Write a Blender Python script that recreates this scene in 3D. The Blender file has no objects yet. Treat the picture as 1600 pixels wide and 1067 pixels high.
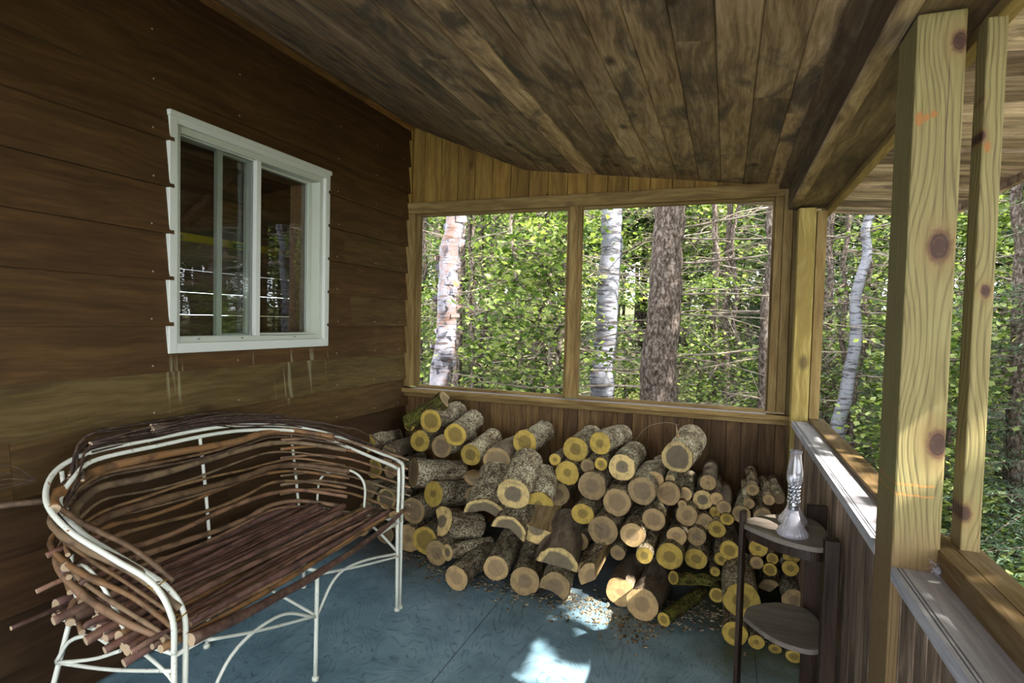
import bpy, bmesh, math, random
from mathutils import Vector, Matrix, noise
PI = math.pi
S = bpy.context.scene
COL = S.collection

# ------------------------------------------------------------------ camera
F_PX = 892.0
ROT = Matrix(((0.93589, -0.03586, 0.35048), (0.35140, 0.02494, -0.93589), (0.02482, 0.99905, 0.03594)))
ROT = ROT.to_quaternion().to_matrix()
CAM = Vector((0, 0, 1.45))
cd = bpy.data.cameras.new('camera'); cam = bpy.data.objects.new('camera', cd); COL.objects.link(cam)
cd.sensor_width = 36; cd.lens = F_PX / 1600 * 36; cd.clip_start = 0.02; cd.clip_end = 300
cam.matrix_world = Matrix.Translation(CAM) @ ROT.to_4x4()
S.camera = cam

# ------------------------------------------------------------------ light
S.view_settings.view_transform = 'Standard'; S.view_settings.look = 'None'
S.view_settings.gamma = 1; S.view_settings.use_curve_mapping = False
S.view_settings.exposure = 0.0
W = bpy.data.worlds.new('sky'); S.world = W; W.use_nodes = True
bg = W.node_tree.nodes['Background']; bg.inputs[0].default_value = (0.93, 0.97, 1.0, 1); bg.inputs[1].default_value = 8.0
SUN = Vector((-1.0, 0.42, -1.08)).normalized()
sd = bpy.data.lights.new('sun', 'SUN'); sd.energy = 27.0; sd.angle = math.radians(0.6); sd.color = (1.0, 0.95, 0.86)
so = bpy.data.objects.new('sun', sd); COL.objects.link(so); so.rotation_euler = SUN.to_track_quat('-Z', 'Y').to_euler(); so.location = (6, -3, 9)

# ------------------------------------------------------------------ helpers
def ray(px, py): return ROT @ Vector((px - 800, 533.5 - py, -F_PX))
def at(px, py, ax, v):                      # the point of a sight line where coordinate ax equals v
    d = ray(px, py); return CAM + d * ((v - CAM[ax]) / d[ax])
def cat(p0, p1, p2, p3, t):
    return 0.5 * ((2 * p1) + (p2 - p0) * t + (2 * p0 - 5 * p1 + 4 * p2 - p3) * t * t + (3 * p1 - p0 - 3 * p2 + p3) * t ** 3)
def smooth(pts, k=5):
    P = [Vector(p) for p in pts]
    if len(P) < 3: return [P[0].lerp(P[-1], i / k) for i in range(k + 1)]
    Q = [P[0] * 2 - P[1]] + P + [P[-1] * 2 - P[-2]]; out = []
    for i in range(1, len(Q) - 2):
        for j in range(k): out.append(cat(Q[i - 1], Q[i], Q[i + 1], Q[i + 2], j / k))
    return out + [P[-1]]
class MB:
    def __init__(s): s.v = []; s.f = []; s.m = []; s.t = []; s.sm = []
    def add(s, vs, fs, tone=0.5, mi=0, sm=False):
        o = len(s.v); s.v += [tuple(v) for v in vs]; s.t += [tone] * len(vs)
        for f in fs: s.f.append(tuple(i + o for i in f)); s.m.append(mi); s.sm.append(sm)
    def box(s, x0, x1, y0, y1, z0, z1, tone=0.5, mi=0, M=None):
        vs = [Vector((x, y, z)) for z in (z0, z1) for y in (y0, y1) for x in (x0, x1)]
        if M: vs = [M @ v for v in vs]
        s.add(vs, [(0, 2, 3, 1), (4, 5, 7, 6), (0, 1, 5, 4), (2, 6, 7, 3), (0, 4, 6, 2), (1, 3, 7, 5)], tone, mi)
    def prism(s, poly, a0, a1, ax, tone=0.5, mi=0):   # poly in the two other axes
        def mk(p, a):
            q = list(p); q.insert(ax, a); return Vector(q)
        n = len(poly); vs = [mk(p, a0) for p in poly] + [mk(p, a1) for p in poly]
        s.add(vs, [tuple(range(n))[::-1], tuple(range(n, 2 * n))] + [(i, (i + 1) % n, n + (i + 1) % n, n + i) for i in range(n)], tone, mi)
    def tube(s, path, rad, n=8, tone=0.5, mi=0, cap=None, wob=0.0, seed=0.0):
        P = [Vector(p) for p in path]; m = len(P); r = rad if callable(rad) else (lambda t: rad)
        T = (P[1] - P[0]).normalized(); N = T.orthogonal().normalized(); vs = []
        for i, p in enumerate(P):
            T2 = (P[min(i + 1, m - 1)] - P[max(i - 1, 0)]).normalized()
            N = (N - T2 * N.dot(T2)).normalized(); B = T2.cross(N)
            for j in range(n):
                a = 2 * PI * j / n; d = N * math.cos(a) + B * math.sin(a); rr = r(i / (m - 1))
                if wob: rr *= 1 + wob * noise.noise(p * 14 + d * 1.3 + Vector((seed, 0, 0)))
                vs.append(p + d * rr)
        fs = [(i * n + j, i * n + (j + 1) % n, (i + 1) * n + (j + 1) % n, (i + 1) * n + j) for i in range(m - 1) for j in range(n)]
        s.add(vs, fs, tone, mi, True)
        c = mi if cap is None else cap; o = len(s.v) - len(vs)
        s.f.append(tuple(o + j for j in range(n))[::-1]); s.f.append(tuple(o + (m - 1) * n + j for j in range(n))); s.m += [c, c]; s.sm += [False, False]
    def lathe(s, prof, n=32, flute=0, depth=0.0, tone=0.5, mi=0, c=(0, 0, 0), f0=0, f1=1e9):
        vs = []
        for (r, z) in prof:
            for j in range(n):
                a = 2 * PI * j / n; rr = r * (1 + (depth * math.cos(flute * a) if flute and f0 <= z <= f1 else 0))
                vs.append((c[0] + rr * math.cos(a), c[1] + rr * math.sin(a), c[2] + z))
        m = len(prof)
        s.add(vs, [(i * n + j, i * n + (j + 1) % n, (i + 1) * n + (j + 1) % n, (i + 1) * n + j) for i in range(m - 1) for j in range(n)], tone, mi, True)
    def mesh(s, name, mats):
        me = bpy.data.meshes.new(name); me.from_pydata(s.v, [], s.f)
        for m in (mats if isinstance(mats, (list, tuple)) else [mats]): me.materials.append(m)
        me.polygons.foreach_set('material_index', s.m); me.polygons.foreach_set('use_smooth', s.sm)
        a = me.attributes.new('tone', 'FLOAT', 'POINT'); a.data.foreach_set('value', s.t)
        me.update(); return me
    def build(s, name, mats, parent=None, loc=None, bevel=0):
        o = bpy.data.objects.new(name, s.mesh(name, mats)); COL.objects.link(o)
        if parent: o.parent = parent
        if loc: o.location = loc
        if bevel:
            b = o.modifiers.new('bevel', 'BEVEL'); b.width = bevel; b.segments = 2; b.limit_method = 'ANGLE'
        return o
def tag(o, label, catg, group=None, kind=None):
    o['label'] = label; o['category'] = catg
    if group: o['group'] = group
    if kind: o['kind'] = kind
    return o
def thing(name, label, catg, loc=(0, 0, 0), group=None):
    o = bpy.data.objects.new(name, None); COL.objects.link(o); o.location = loc; o.empty_display_size = 0.1
    return tag(o, label, catg, group)
def struct(o): o['kind'] = 'structure'; return o
def copy_tree(src, loc, rz=0.0, sc=1.0):
    c = src.copy(); COL.objects.link(c); c.location = loc; c.rotation_euler = (0, 0, rz); c.scale = (sc, sc, sc)
    for ch in src.children:
        d = ch.copy(); COL.objects.link(d); d.parent = c
        for g in ch.children:
            e = g.copy(); COL.objects.link(e); e.parent = d
    return c

# ------------------------------------------------------------------ material nodes
class NT:
    def __init__(s, name, rough=0.7, spec=0.3):
        s.m = bpy.data.materials.new(name); s.m.use_nodes = True; s.t = s.m.node_tree; s.b = s.t.nodes['Principled BSDF']
        s.b.inputs['Roughness'].default_value = rough; s.b.inputs['Specular IOR Level'].default_value = spec
    def n(s, typ, ins=None, **kw):
        nd = s.t.nodes.new(typ)
        for k, v in kw.items(): setattr(nd, k, v)
        for k, v in (ins or {}).items():
            if isinstance(v, bpy.types.NodeSocket): s.t.links.new(v, nd.inputs[k])
            elif isinstance(v, bpy.types.Node): s.t.links.new(v.outputs[0], nd.inputs[k])
            else: nd.inputs[k].default_value = v
        return nd
    def math(s, op, a, b=0.0, c=0.0, clamp=False): return s.n('ShaderNodeMath', {0: a, 1: b, 2: c}, operation=op, use_clamp=clamp).outputs[0]
    def vm(s, op, a, b=(0, 0, 0)): return s.n('ShaderNodeVectorMath', {0: a, 1: b}, operation=op)
    def noise(s, vec, scale, detail=4, rough=0.55, dist=0.0):
        return s.n('ShaderNodeTexNoise', {'Vector': vec, 'Scale': scale, 'Detail': detail, 'Roughness': rough, 'Distortion': dist}).outputs[0]
    def ramp(s, fac, stops):
        r = s.n('ShaderNodeValToRGB', {0: fac}); e = r.color_ramp.elements
        while len(e) < len(stops): e.new(0.5)
        for i, (p, c) in enumerate(stops): e[i].position = p; e[i].color = (*c, 1) if len(c) == 3 else c
        return r.outputs[0]
    def step(s, v, a, b): return s.n('ShaderNodeMapRange', {0: v, 1: a, 2: b, 3: 0.0, 4: 1.0}).outputs[0]
    def mix(s, f, a, b, typ='MIX'):
        nd = s.t.nodes.new('ShaderNodeMix'); nd.data_type = 'RGBA'; nd.blend_type = typ
        for i, v in ((0, f), (6, a), (7, b)):
            if isinstance(v, bpy.types.NodeSocket): s.t.links.new(v, nd.inputs[i])
            else: nd.inputs[i].default_value = ((*v, 1) if i and len(v) == 3 else v)
        return nd.outputs[2]
    def obj(s): return s.n('ShaderNodeTexCoord').outputs['Object']
    def attr(s, nm='tone'): return s.n('ShaderNodeAttribute', attribute_name=nm).outputs['Fac']
    def rnd(s): return s.n('ShaderNodeObjectInfo').outputs['Random']
    def col(s, c): s.t.links.new(c, s.b.inputs['Base Color']) if isinstance(c, bpy.types.NodeSocket) else setattr(s.b.inputs['Base Color'], 'default_value', (*c, 1))
    def bump(s, h, strength=0.4, dist=0.01):
        b = s.n('ShaderNodeBump', {'Height': h, 'Strength': strength, 'Distance': dist}); s.t.links.new(b.outputs[0], s.b.inputs['Normal'])
def plain(name, c, rough=0.6, metal=0.0, spec=0.4):
    m = NT(name, rough, spec); m.col(c); m.b.inputs['Metallic'].default_value = metal; return m.m
AX = {'X': 0, 'Y': 1, 'Z': 2}
def wood(name, dark, mid, light, along='Y', fine=26, tonecols=None, stain=None, stain_amt=0.5, stain_lo=0.5, rough=0.72, knots=0.6, knot_col=(0.03, 0.015, 0.006), bump=0.35, grain=0.5):
    m = NT(name, rough, 0.25); t = m.attr()
    sc = [1.0, 1.0, 1.0]; sc[AX[along]] = 0.07
    off = m.n('ShaderNodeCombineXYZ', {0: m.math('MULTIPLY', t, 31.7), 1: m.math('MULTIPLY', t, 17.3), 2: m.math('MULTIPLY', t, 23.9)})
    base = m.vm('ADD', m.obj(), off.outputs[0]).outputs[0]
    warp = m.n('ShaderNodeTexNoise', {'Vector': base, 'Scale': 2.2, 'Detail': 2.0}).outputs[1]
    base2 = m.vm('ADD', base, m.vm('SCALE', m.vm('SUBTRACT', warp, (0.5, 0.5, 0.5)).outputs[0]).outputs[0]).outputs[0]
    for nd in m.t.nodes:
        if nd.type == 'VECT_MATH' and nd.operation == 'SCALE': nd.inputs['Scale'].default_value = 0.10
    st = m.vm('MULTIPLY', base2, tuple(sc)).outputs[0]
    g1 = m.noise(st, fine, 5, 0.6); g2 = m.noise(st, fine * 3.5, 3, 0.5); big = m.noise(m.vm('MULTIPLY', base2, tuple(0.45 if x < 1 else 1 for x in sc)).outputs[0], 4.2, 3)
    wv = m.math('SINE', m.math('MULTIPLY', m.noise(st, fine * 0.3, 2), 60.0))
    v = m.math('ADD', m.math('MULTIPLY', g1, 0.55), m.math('ADD', m.math('MULTIPLY', g2, 0.25), m.math('ADD', m.math('MULTIPLY', wv, 0.06 * grain), m.math('MULTIPLY', big, 0.3))))
    g3 = m.noise(m.vm('MULTIPLY', base, tuple(0.03 if x < 1 else 1 for x in sc)).outputs[0], 260, 3, 0.6); v = m.math('ADD', v, m.math('MULTIPLY', m.math('SUBTRACT', g3, 0.5), 0.30))
    c = m.ramp(v, [(0.40, dark), (0.55, mid), (0.70, light)])
    c = m.mix(m.math('MULTIPLY', m.step(m.noise(base, 70, 3, 0.7), 0.60, 0.70), 0.35), c, dark)
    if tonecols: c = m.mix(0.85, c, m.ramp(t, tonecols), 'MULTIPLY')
    if stain:
        sn = m.noise(m.vm('MULTIPLY', base2, tuple(0.35 if x < 1 else 1 for x in sc)).outputs[0], 5.5, 6, 0.65, 0.6)
        c = m.mix(m.math('MULTIPLY', m.step(sn, stain_lo, stain_lo + 0.14), stain_amt), c, stain)
    if knots:
        ks = tuple(0.55 if x < 1 else 1.0 for x in sc)
        vo = m.n('ShaderNodeTexVoronoi', {'Vector': m.vm('MULTIPLY', base, ks).outputs[0], 'Scale': 3.6})
        c = m.mix(m.math('MULTIPLY', m.math('SUBTRACT', 1.0, m.step(vo.outputs[0], 0.05, 0.115)), knots), c, knot_col)
    m.col(c); m.bump(m.math('ADD', m.math('MULTIPLY', g1, 0.6), g2), bump, 0.004); return m.m

M = {}
def wood_with_drips():
    mat = M['siding']; m = NT.__new__(NT); m.m = mat; m.t = mat.node_tree; m.b = m.t.nodes['Principled BSDF']
    cur = m.b.inputs['Base Color'].links[0].from_socket; p = m.obj(); sep = m.n('ShaderNodeSeparateXYZ', {0: p}); y = sep.outputs[1]; z = sep.outputs[2]
    st = m.noise(m.vm('MULTIPLY', p, (0, 1, .05)).outputs[0], 26, 3, .6)
    msk = m.math('MULTIPLY', m.math('MULTIPLY', m.step(st, .60, .66), m.math('MULTIPLY', m.step(y, 1.6, 1.8), m.math('SUBTRACT', 1.0, m.step(y, 2.8, 3.0)))), m.math('MULTIPLY', m.math('SUBTRACT', 1.0, m.step(z, 1.22, 1.28)), m.step(m.math('ADD', z, m.math('MULTIPLY', m.noise(m.vm('MULTIPLY', p, (0, 1, 0)).outputs[0], 9, 2), .5)), 1.22, 1.28)))
    m.t.links.new(m.mix(m.math('MULTIPLY', msk, .55), cur, (.27, .25, .14)), m.b.inputs['Base Color'])
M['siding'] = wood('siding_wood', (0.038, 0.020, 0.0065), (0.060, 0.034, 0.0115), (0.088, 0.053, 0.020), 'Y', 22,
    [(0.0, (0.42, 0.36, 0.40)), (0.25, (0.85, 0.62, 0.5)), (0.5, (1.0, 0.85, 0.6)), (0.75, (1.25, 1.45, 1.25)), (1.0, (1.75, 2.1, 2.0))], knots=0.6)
wood_with_drips()
M['ceiling'] = wood('ceiling_boards', (0.13, 0.080, 0.040), (0.275, 0.180, 0.098), (0.46, 0.33, 0.20), 'Y', 24,
    [(0.0, (0.36, 0.34, 0.33)), (0.5, (0.85, 0.82, 0.78)), (1.0, (1.4, 1.35, 1.25))], stain=(0.040, 0.032, 0.026), stain_amt=0.85, stain_lo=0.49, knots=0.9, bump=0.6)
M['pine'] = wood('stained_pine', (0.105, 0.056, 0.011), (0.175, 0.104, 0.021), (0.255, 0.165, 0.042), 'Z', 18,
    [(0.0, (0.55, 0.5, 0.42)), (0.5, (0.9, 0.85, 0.8)), (1.0, (1.25, 1.2, 1.1))], knots=0.95, knot_col=(0.045, 0.02, 0.007))
M['pine_dark'] = wood('stained_pine_lower', (0.062, 0.034, 0.012), (0.115, 0.068, 0.026), (0.19, 0.122, 0.05), 'Z', 24,
    [(0.0, (0.35, 0.3, 0.3)), (0.5, (0.8, 0.72, 0.7)), (1.0, (1.3, 1.25, 1.0))], stain=(0.04, 0.02, 0.012), stain_amt=0.5, knots=0.7)
M['grey_pine'] = wood('weathered_halfwall_boards', (0.10, 0.07, 0.05), (0.25, 0.185, 0.135), (0.44, 0.345, 0.26), 'Z', 24,
    [(0.0, (0.4, 0.36, 0.34)), (0.5, (0.85, 0.8, 0.78)), (1.0, (1.3, 1.2, 1.15))], stain=(0.03, 0.018, 0.012), stain_amt=0.7, stain_lo=0.5, knots=0.4)
for a in 'XYZ':
    M['trim' + a] = wood('frame_wood_' + a, (0.10, 0.061, 0.019), (0.17, 0.113, 0.039), (0.25, 0.18, 0.072), a, 26, [(0, (0.6, 0.58, 0.55)), (1, (1.25, 1.2, 1.15))], knots=0.5)
M['rail'] = wood('rail_batten_wood', (0.075, 0.045, 0.016), (0.14, 0.09, 0.036), (0.215, 0.155, 0.08), 'Y', 26, [(0, (0.7, 0.65, 0.6)), (1, (1.3, 1.3, 1.3))], knots=0.5, stain=(.16, .12, .09), stain_amt=.5)
M['beam'] = wood('beam_wood', (0.055, 0.033, 0.017), (0.125, 0.08, 0.043), (0.22, 0.155, 0.09), 'Y', 22, [(0, (0.45, 0.43, 0.4)), (0.5, (0.9, 0.9, 0.9)), (1, (2.0, 2.05, 2.1))], stain=(0.03, 0.02, 0.014), stain_amt=0.6)
M['soffit'] = wood('soffit_boards', (0.12, 0.083, 0.062), (0.28, 0.21, 0.165), (0.47, 0.385, 0.325), 'X', 20, [(0, (0.5, 0.42, 0.36)), (0.5, (1.2, 1.1, 1.05)), (1, (2.2, 2.15, 2.1))], stain=(0.04, 0.025, 0.018), stain_amt=0.75, stain_lo=0.5, knots=0.8)
M['cap'] = wood('grey_painted_cap', (0.24, 0.24, 0.265), (0.36, 0.355, 0.385), (0.48, 0.47, 0.495), 'Y', 26, [(0, (0.8, 0.8, 0.8)), (1, (1.15, 1.1, 1.1))], knots=0.25, stain=(0.09, 0.07, 0.06), stain_amt=0.4, stain_lo=0.56)
M['dark_table'] = wood('dark_stained_hardwood', (0.012, 0.006, 0.004), (0.026, 0.014, 0.009), (0.045, 0.027, 0.018), 'Z', 24, knots=0, rough=0.42)
M['table_top'] = wood('dusty_dark_table_top', (0.10, 0.082, 0.068), (0.15, 0.125, 0.105), (0.20, 0.17, 0.145), 'X', 16, knots=0, rough=0.5)

def post_mat():
    m = NT('treated_post_lumber', 0.65, 0.3); p = m.obj()
    sep = m.n('ShaderNodeSeparateXYZ', {0: p}); x = sep.outputs[0]; y = sep.outputs[1]; z = sep.outputs[2]
    u = m.math('ADD', x, m.math('MULTIPLY', y, 0.7)); kd = None
    ks = [(0.060, 1.635, 0.030), (0.078, 2.07, 0.020), (0.076, 1.203, 0.027), (0.135, 1.055, 0.016), (0.129, 1.87, 0.010), (0.124, 1.95, 0.008), (0.150, 1.54, .012)]
    for (kx, kz, r) in ks:
        dx = m.math('SUBTRACT', x, kx); dz = m.math('MULTIPLY', m.math('SUBTRACT', z, kz), 0.62)
        d = m.math('SQRT', m.math('ADD', m.math('MULTIPLY', dx, dx), m.math('MULTIPLY', dz, dz)))
        g = m.math('POWER', 2.718, m.math('MULTIPLY', m.math('MULTIPLY', d, d), -1 / (3.0 * r) ** 2))
        u = m.math('SUBTRACT', u, m.math('MULTIPLY', m.math('MULTIPLY', dx, g), 0.80))
        q = m.math('DIVIDE', d, r); kd = q if kd is None else m.math('MINIMUM', kd, q)
    v3 = m.n('ShaderNodeCombineXYZ', {0: u, 1: 0.0, 2: m.math('MULTIPLY', z, 0.10)}).outputs[0]
    warp = m.noise(v3, 9.0, 2)
    s_ = m.math('SINE', m.math('ADD', m.math('MULTIPLY', u, 560.0), m.math('MULTIPLY', warp, 34.0)))
    fine = m.noise(m.vm('MULTIPLY', p, (1, 1, 0.04)).outputs[0], 160, 4)
    s_ = m.math('SUBTRACT', 0.6, m.math('MULTIPLY', m.math('POWER', m.math('ADD', m.math('MULTIPLY', s_, 0.5), 0.5), 4.0), 1.7))
    c = m.ramp(m.math('ADD', m.math('MULTIPLY', s_, 0.16), fine), [(0.25, (0.088, 0.067, 0.023)), (0.5, (0.145, 0.115, 0.042)), (0.78, (0.19, 0.155, 0.064))])
    c = m.mix(m.math('MULTIPLY', m.step(m.noise(p, 3.0, 3), 0.5, 0.7), 0.35), c, (0.21, 0.20, 0.085))
    nk = m.math('ADD', kd, m.math('MULTIPLY', m.math('SUBTRACT', m.noise(p, 90, 3), 0.5), 0.5))
    c = m.mix(m.math('MULTIPLY', m.math('SUBTRACT', 1.0, m.step(nk, 0.9, 1.9)), .45), c, (0.15, 0.085, 0.03)); c = m.mix(m.math('SUBTRACT', 1.0, m.step(nk, 0.66, 0.92)), c, (0.085, 0.042, 0.018)); c = m.mix(m.math('SUBTRACT', 1.0, m.step(m.math('ADD', nk, m.math('MULTIPLY', m.math('SINE', m.math('MULTIPLY', kd, 22.0)), .12)), 0.45, 0.62)), c, (0.035, 0.014, 0.008))
    # rusty resin marks, long check, water stain at the foot
    for (ax_, az, rx, rz) in ((0.012, 1.912, 0.010, 0.018), (0.026, 1.914, 0.006, 0.010), (0.038, 1.920, 0.008, 0.010), (0.140, 1.845, 0.007, 0.015)):
        dx = m.math('DIVIDE', m.math('SUBTRACT', x, ax_), rx); dz = m.math('DIVIDE', m.math('SUBTRACT', z, az), rz)
        d = m.math('ADD', m.math('SQRT', m.math('ADD', m.math('MULTIPLY', dx, dx), m.math('MULTIPLY', dz, dz))), m.math('MULTIPLY', m.noise(p, 120, 2), 0.8))
        c = m.mix(m.math('MULTIPLY', m.math('SUBTRACT', 1.0, m.step(d, 1.05, 1.4)), 0.85), c, (0.22, 0.085, 0.018))
    ck = m.math('ABSOLUTE', m.math('SUBTRACT', x, m.math('ADD', 0.062, m.math('MULTIPLY', m.math('SUBTRACT', m.noise(m.vm('MULTIPLY', p, (0, 0, 1)).outputs[0], 5, 2), 0.5), 0.012))))
    ckm = m.math('MULTIPLY', m.math('SUBTRACT', 1.0, m.step(ck, 0.0004, 0.0014)), m.math('MULTIPLY', m.step(z, 1.66, 1.70), m.math('SUBTRACT', 1.0, m.step(z, 2.0, 2.06))))
    c = m.mix(m.math('MULTIPLY', ckm, 0.85), c, (0.04, 0.02, 0.01))
    for zz in (1.085, 1.108):
        bd = m.math('ABSOLUTE', m.math('SUBTRACT', z, m.math('ADD', zz, m.math('MULTIPLY', m.math('SUBTRACT', m.noise(p, 60, 2), 0.5), 0.008))))
        c = m.mix(m.math('MULTIPLY', m.math('MULTIPLY', m.math('SUBTRACT', 1.0, m.step(bd, 0.001, 0.003)), 0.7), m.math('LESS_THAN', x, 0.075)), c, (0.34, 0.14, 0.03))
    foot = m.math('SUBTRACT', 1.0, m.step(m.math('ADD', z, m.math('MULTIPLY', m.noise(p, 12, 3), 0.12)), 0.98, 1.11))
    c = m.mix(m.math('MULTIPLY', foot, 0.6), c, (0.16, 0.085, 0.04))
    m.col(c); m.bump(m.math('ADD', s_, fine), 0.25, 0.002); return m.m
M['post'] = post_mat()

def floor_mat():
    m = NT('blue_painted_plywood', 0.5, 0.35); p = m.obj()
    w = m.noise(m.vm('MULTIPLY', p, (1.0, 0.42, 1)).outputs[0], 2.6, 3, 0.5, 0.8)
    rings = m.math('SINE', m.math('MULTIPLY', w, 230.0))
    patch = m.noise(p, 5, 5, 0.6)
    c = m.ramp(patch, [(0.3, (0.115, 0.205, 0.265)), (0.5, (0.17, 0.285, 0.36)), (0.72, (0.24, 0.37, 0.455))])
    lm = m.math('MULTIPLY', m.step(rings, 0.6, 1.0), m.step(m.noise(p, 26, 4), 0.38, 0.62))
    c = m.mix(m.math('MULTIPLY', lm, 0.7), c, (0.050, 0.085, 0.105))
    c = m.mix(m.math('MULTIPLY', m.step(m.noise(p, 48, 2), 0.70, 0.74), 0.8), c, (0.03, 0.022, 0.016))
    # bark dirt and green algae that gather by the wood pile
    sep = m.n('ShaderNodeSeparateXYZ', {0: p}); yy = m.math('ADD', sep.outputs[1], m.math('MULTIPLY', m.noise(p, 4, 5), 0.7))
    c = m.mix(m.math('MULTIPLY', m.step(yy, 3.05, 3.35), 0.7), c, (0.045, 0.035, 0.022))
    xx = m.math('ADD', sep.outputs[0], m.math('MULTIPLY', m.noise(p, 3, 5), 0.5))
    c = m.mix(m.math('MULTIPLY', m.math('MULTIPLY', m.step(xx, -0.1, 0.35), m.step(yy, 2.65, 3.0)), 0.8), c, (0.06, 0.075, 0.022))
    for k in (-1.05, 0.17):
        dj = m.math('ABSOLUTE', m.math('SUBTRACT', sep.outputs[0], k)); c = m.mix(m.math('SUBTRACT', 1.0, m.step(dj, 0.001, 0.003)), c, (0.02, 0.025, 0.03))
    m.col(c); m.bump(m.math('MULTIPLY', lm, -1.0), 0.3, 0.002); return m.m
M['floor'] = floor_mat()

def bark_mat(name, dark, mid, light, lichen, amt, scale=34):
    m = NT(name, 0.9, 0.15); p = m.obj(); r = m.rnd()
    p2 = m.vm('ADD', p, m.n('ShaderNodeCombineXYZ', {0: m.math('MULTIPLY', r, 50), 1: 0.0, 2: 0.0}).outputs[0]).outputs[0]
    st = m.vm('MULTIPLY', p2, (1, 1, 0.35)).outputs[0]
    a = m.noise(st, scale, 6, 0.7); vo = m.n('ShaderNodeTexVoronoi', {'Vector': st, 'Scale': scale * 1.5}).outputs[0]
    c = m.ramp(m.math('ADD', a, m.math('MULTIPLY', vo, 0.12)), [(0.38, dark), (0.55, mid), (0.72, light)])
    l = m.noise(p2, 95, 3, 0.7); big = m.noise(p2, 7, 2)
    c = m.mix(m.math('MULTIPLY', m.step(m.math('ADD', l, m.math('MULTIPLY', big, 0.45)), 0.74, 0.84), amt), c, lichen)
    c = m.mix(0.6, c, m.ramp(r, [(0, (0.6, 0.58, 0.55)), (0.5, (0.95, 0.95, 0.9)), (1, (1.35, 1.28, 1.2))]), 'MULTIPLY')
    m.col(c); m.bump(m.math('ADD', a, m.math('MULTIPLY', vo, 0.8)), 0.9, 0.012); return m.m
M['bark'] = bark_mat('log_bark', (0.028, 0.018, 0.011), (0.13, 0.095, 0.06), (0.31, 0.255, 0.175), (0.62, 0.58, 0.42), 0.9)
M['bark_smooth'] = bark_mat('smooth_grey_bark', (0.06, 0.042, 0.03), (0.13, 0.10, 0.072), (0.21, 0.17, 0.13), (0.3, 0.28, 0.2), 0.3, 14)
M['bark_moss'] = bark_mat('mossy_bark', (0.018, 0.014, 0.006), (0.06, 0.05, 0.016), (0.16, 0.14, 0.04), (0.25, 0.26, 0.05), 0.8)
def cut_mat(name, sap, heart, pith, hr):
    m = NT(name, 0.75, 0.2); p = m.obj(); r = m.rnd()
    off = m.n('ShaderNodeCombineXYZ', {0: 0.0, 1: 0.0, 2: m.math('MULTIPLY', r, 40)}).outputs[0]
    q = m.vm('ADD', p, off).outputs[0]
    w = m.n('ShaderNodeTexNoise', {'Vector': q, 'Scale': 16.0, 'Detail': 3.0}).outputs[0]
    sep = m.n('ShaderNodeSeparateXYZ', {0: p}); rad = m.attr()     # tone holds r / R
    rad = m.math('ADD', rad, m.math('MULTIPLY', m.math('SUBTRACT', w, 0.5), 0.35))
    ring = m.math('SINE', m.math('MULTIPLY', rad, 62.0))
    hs = m.math('ADD', m.math('MULTIPLY', m.math('FRACT', m.math('MULTIPLY', r, 7.31)), 0.45), hr - 0.2)
    c = m.mix(m.math('SUBTRACT', 1.0, m.n('ShaderNodeMapRange', {0: rad, 1: hs, 2: m.math('ADD', hs, 0.10), 3: 0.0, 4: 1.0}).outputs[0]), sap, heart)
    c = m.mix(m.math('MULTIPLY', m.step(ring, 0.2, 1.0), 0.34), c, heart)
    c = m.mix(m.math('MULTIPLY', m.step(m.noise(q, 26, 5, .65), 0.46, 0.66), 0.55), c, pith)
    ang = m.math('ARCTAN2', sep.outputs[1], sep.outputs[0]); cr = m.math('ABSOLUTE', m.math('SINE', m.math('ADD', m.math('MULTIPLY', ang, m.math('ADD', .5, m.math('MULTIPLY', m.math('FLOOR', m.math('MULTIPLY', m.math('FRACT', m.math('MULTIPLY', r, 9.1)), 3)), .5))), m.math('MULTIPLY', r, 20))))
    c = m.mix(m.math('MULTIPLY', m.math('MULTIPLY', m.math('SUBTRACT', 1.0, m.step(m.math('MULTIPLY', cr, rad), 0.004, 0.02)), m.math('LESS_THAN', rad, m.math('FRACT', m.math('MULTIPLY', r, 3.7)))), m.math('MULTIPLY', m.math('LESS_THAN', m.math('FRACT', m.math('MULTIPLY', r, 5.3)), .45), .65)), c, (0.03, 0.018, 0.01))
    c = m.mix(m.math('MULTIPLY', m.step(m.noise(m.vm('MULTIPLY', q, (1, .06, 1)).outputs[0], 150, 3), .52, .66), .30), c, pith)
    c = m.mix(m.math('MULTIPLY', m.step(m.noise(q, 130, 3, .7), .58, .68), .35), c, pith)
    c = m.mix(m.step(rad, 0.96, 1.02), c, (0.05, 0.028, 0.012))
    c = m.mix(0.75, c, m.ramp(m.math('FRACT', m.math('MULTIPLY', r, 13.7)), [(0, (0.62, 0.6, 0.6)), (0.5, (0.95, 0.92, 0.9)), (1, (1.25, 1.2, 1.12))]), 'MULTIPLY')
    m.col(c); m.bump(m.math('ADD', m.noise(m.vm('MULTIPLY', q, (1, 0.08, 1)).outputs[0], 220, 2), m.math('MULTIPLY', ring, 0.2)), 0.35, 0.003); return m.m
M['cut_y'] = cut_mat('sawn_end_yellow', (0.45, 0.325, 0.070), (0.20, 0.145, 0.04), (0.15, 0.11, 0.035), 0.42)
M['cut_t'] = cut_mat('sawn_end_tan', (0.47, 0.33, 0.155), (0.29, 0.205, 0.11), (0.21, 0.15, 0.09), 0.40)
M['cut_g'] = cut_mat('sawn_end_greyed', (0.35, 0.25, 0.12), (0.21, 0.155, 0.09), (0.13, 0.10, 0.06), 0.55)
M['cut_h'] = cut_mat('sawn_end_dark_heart', (0.60, 0.45, 0.19), (0.155, 0.125, 0.08), (0.10, 0.08, 0.055), 0.52)
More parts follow.
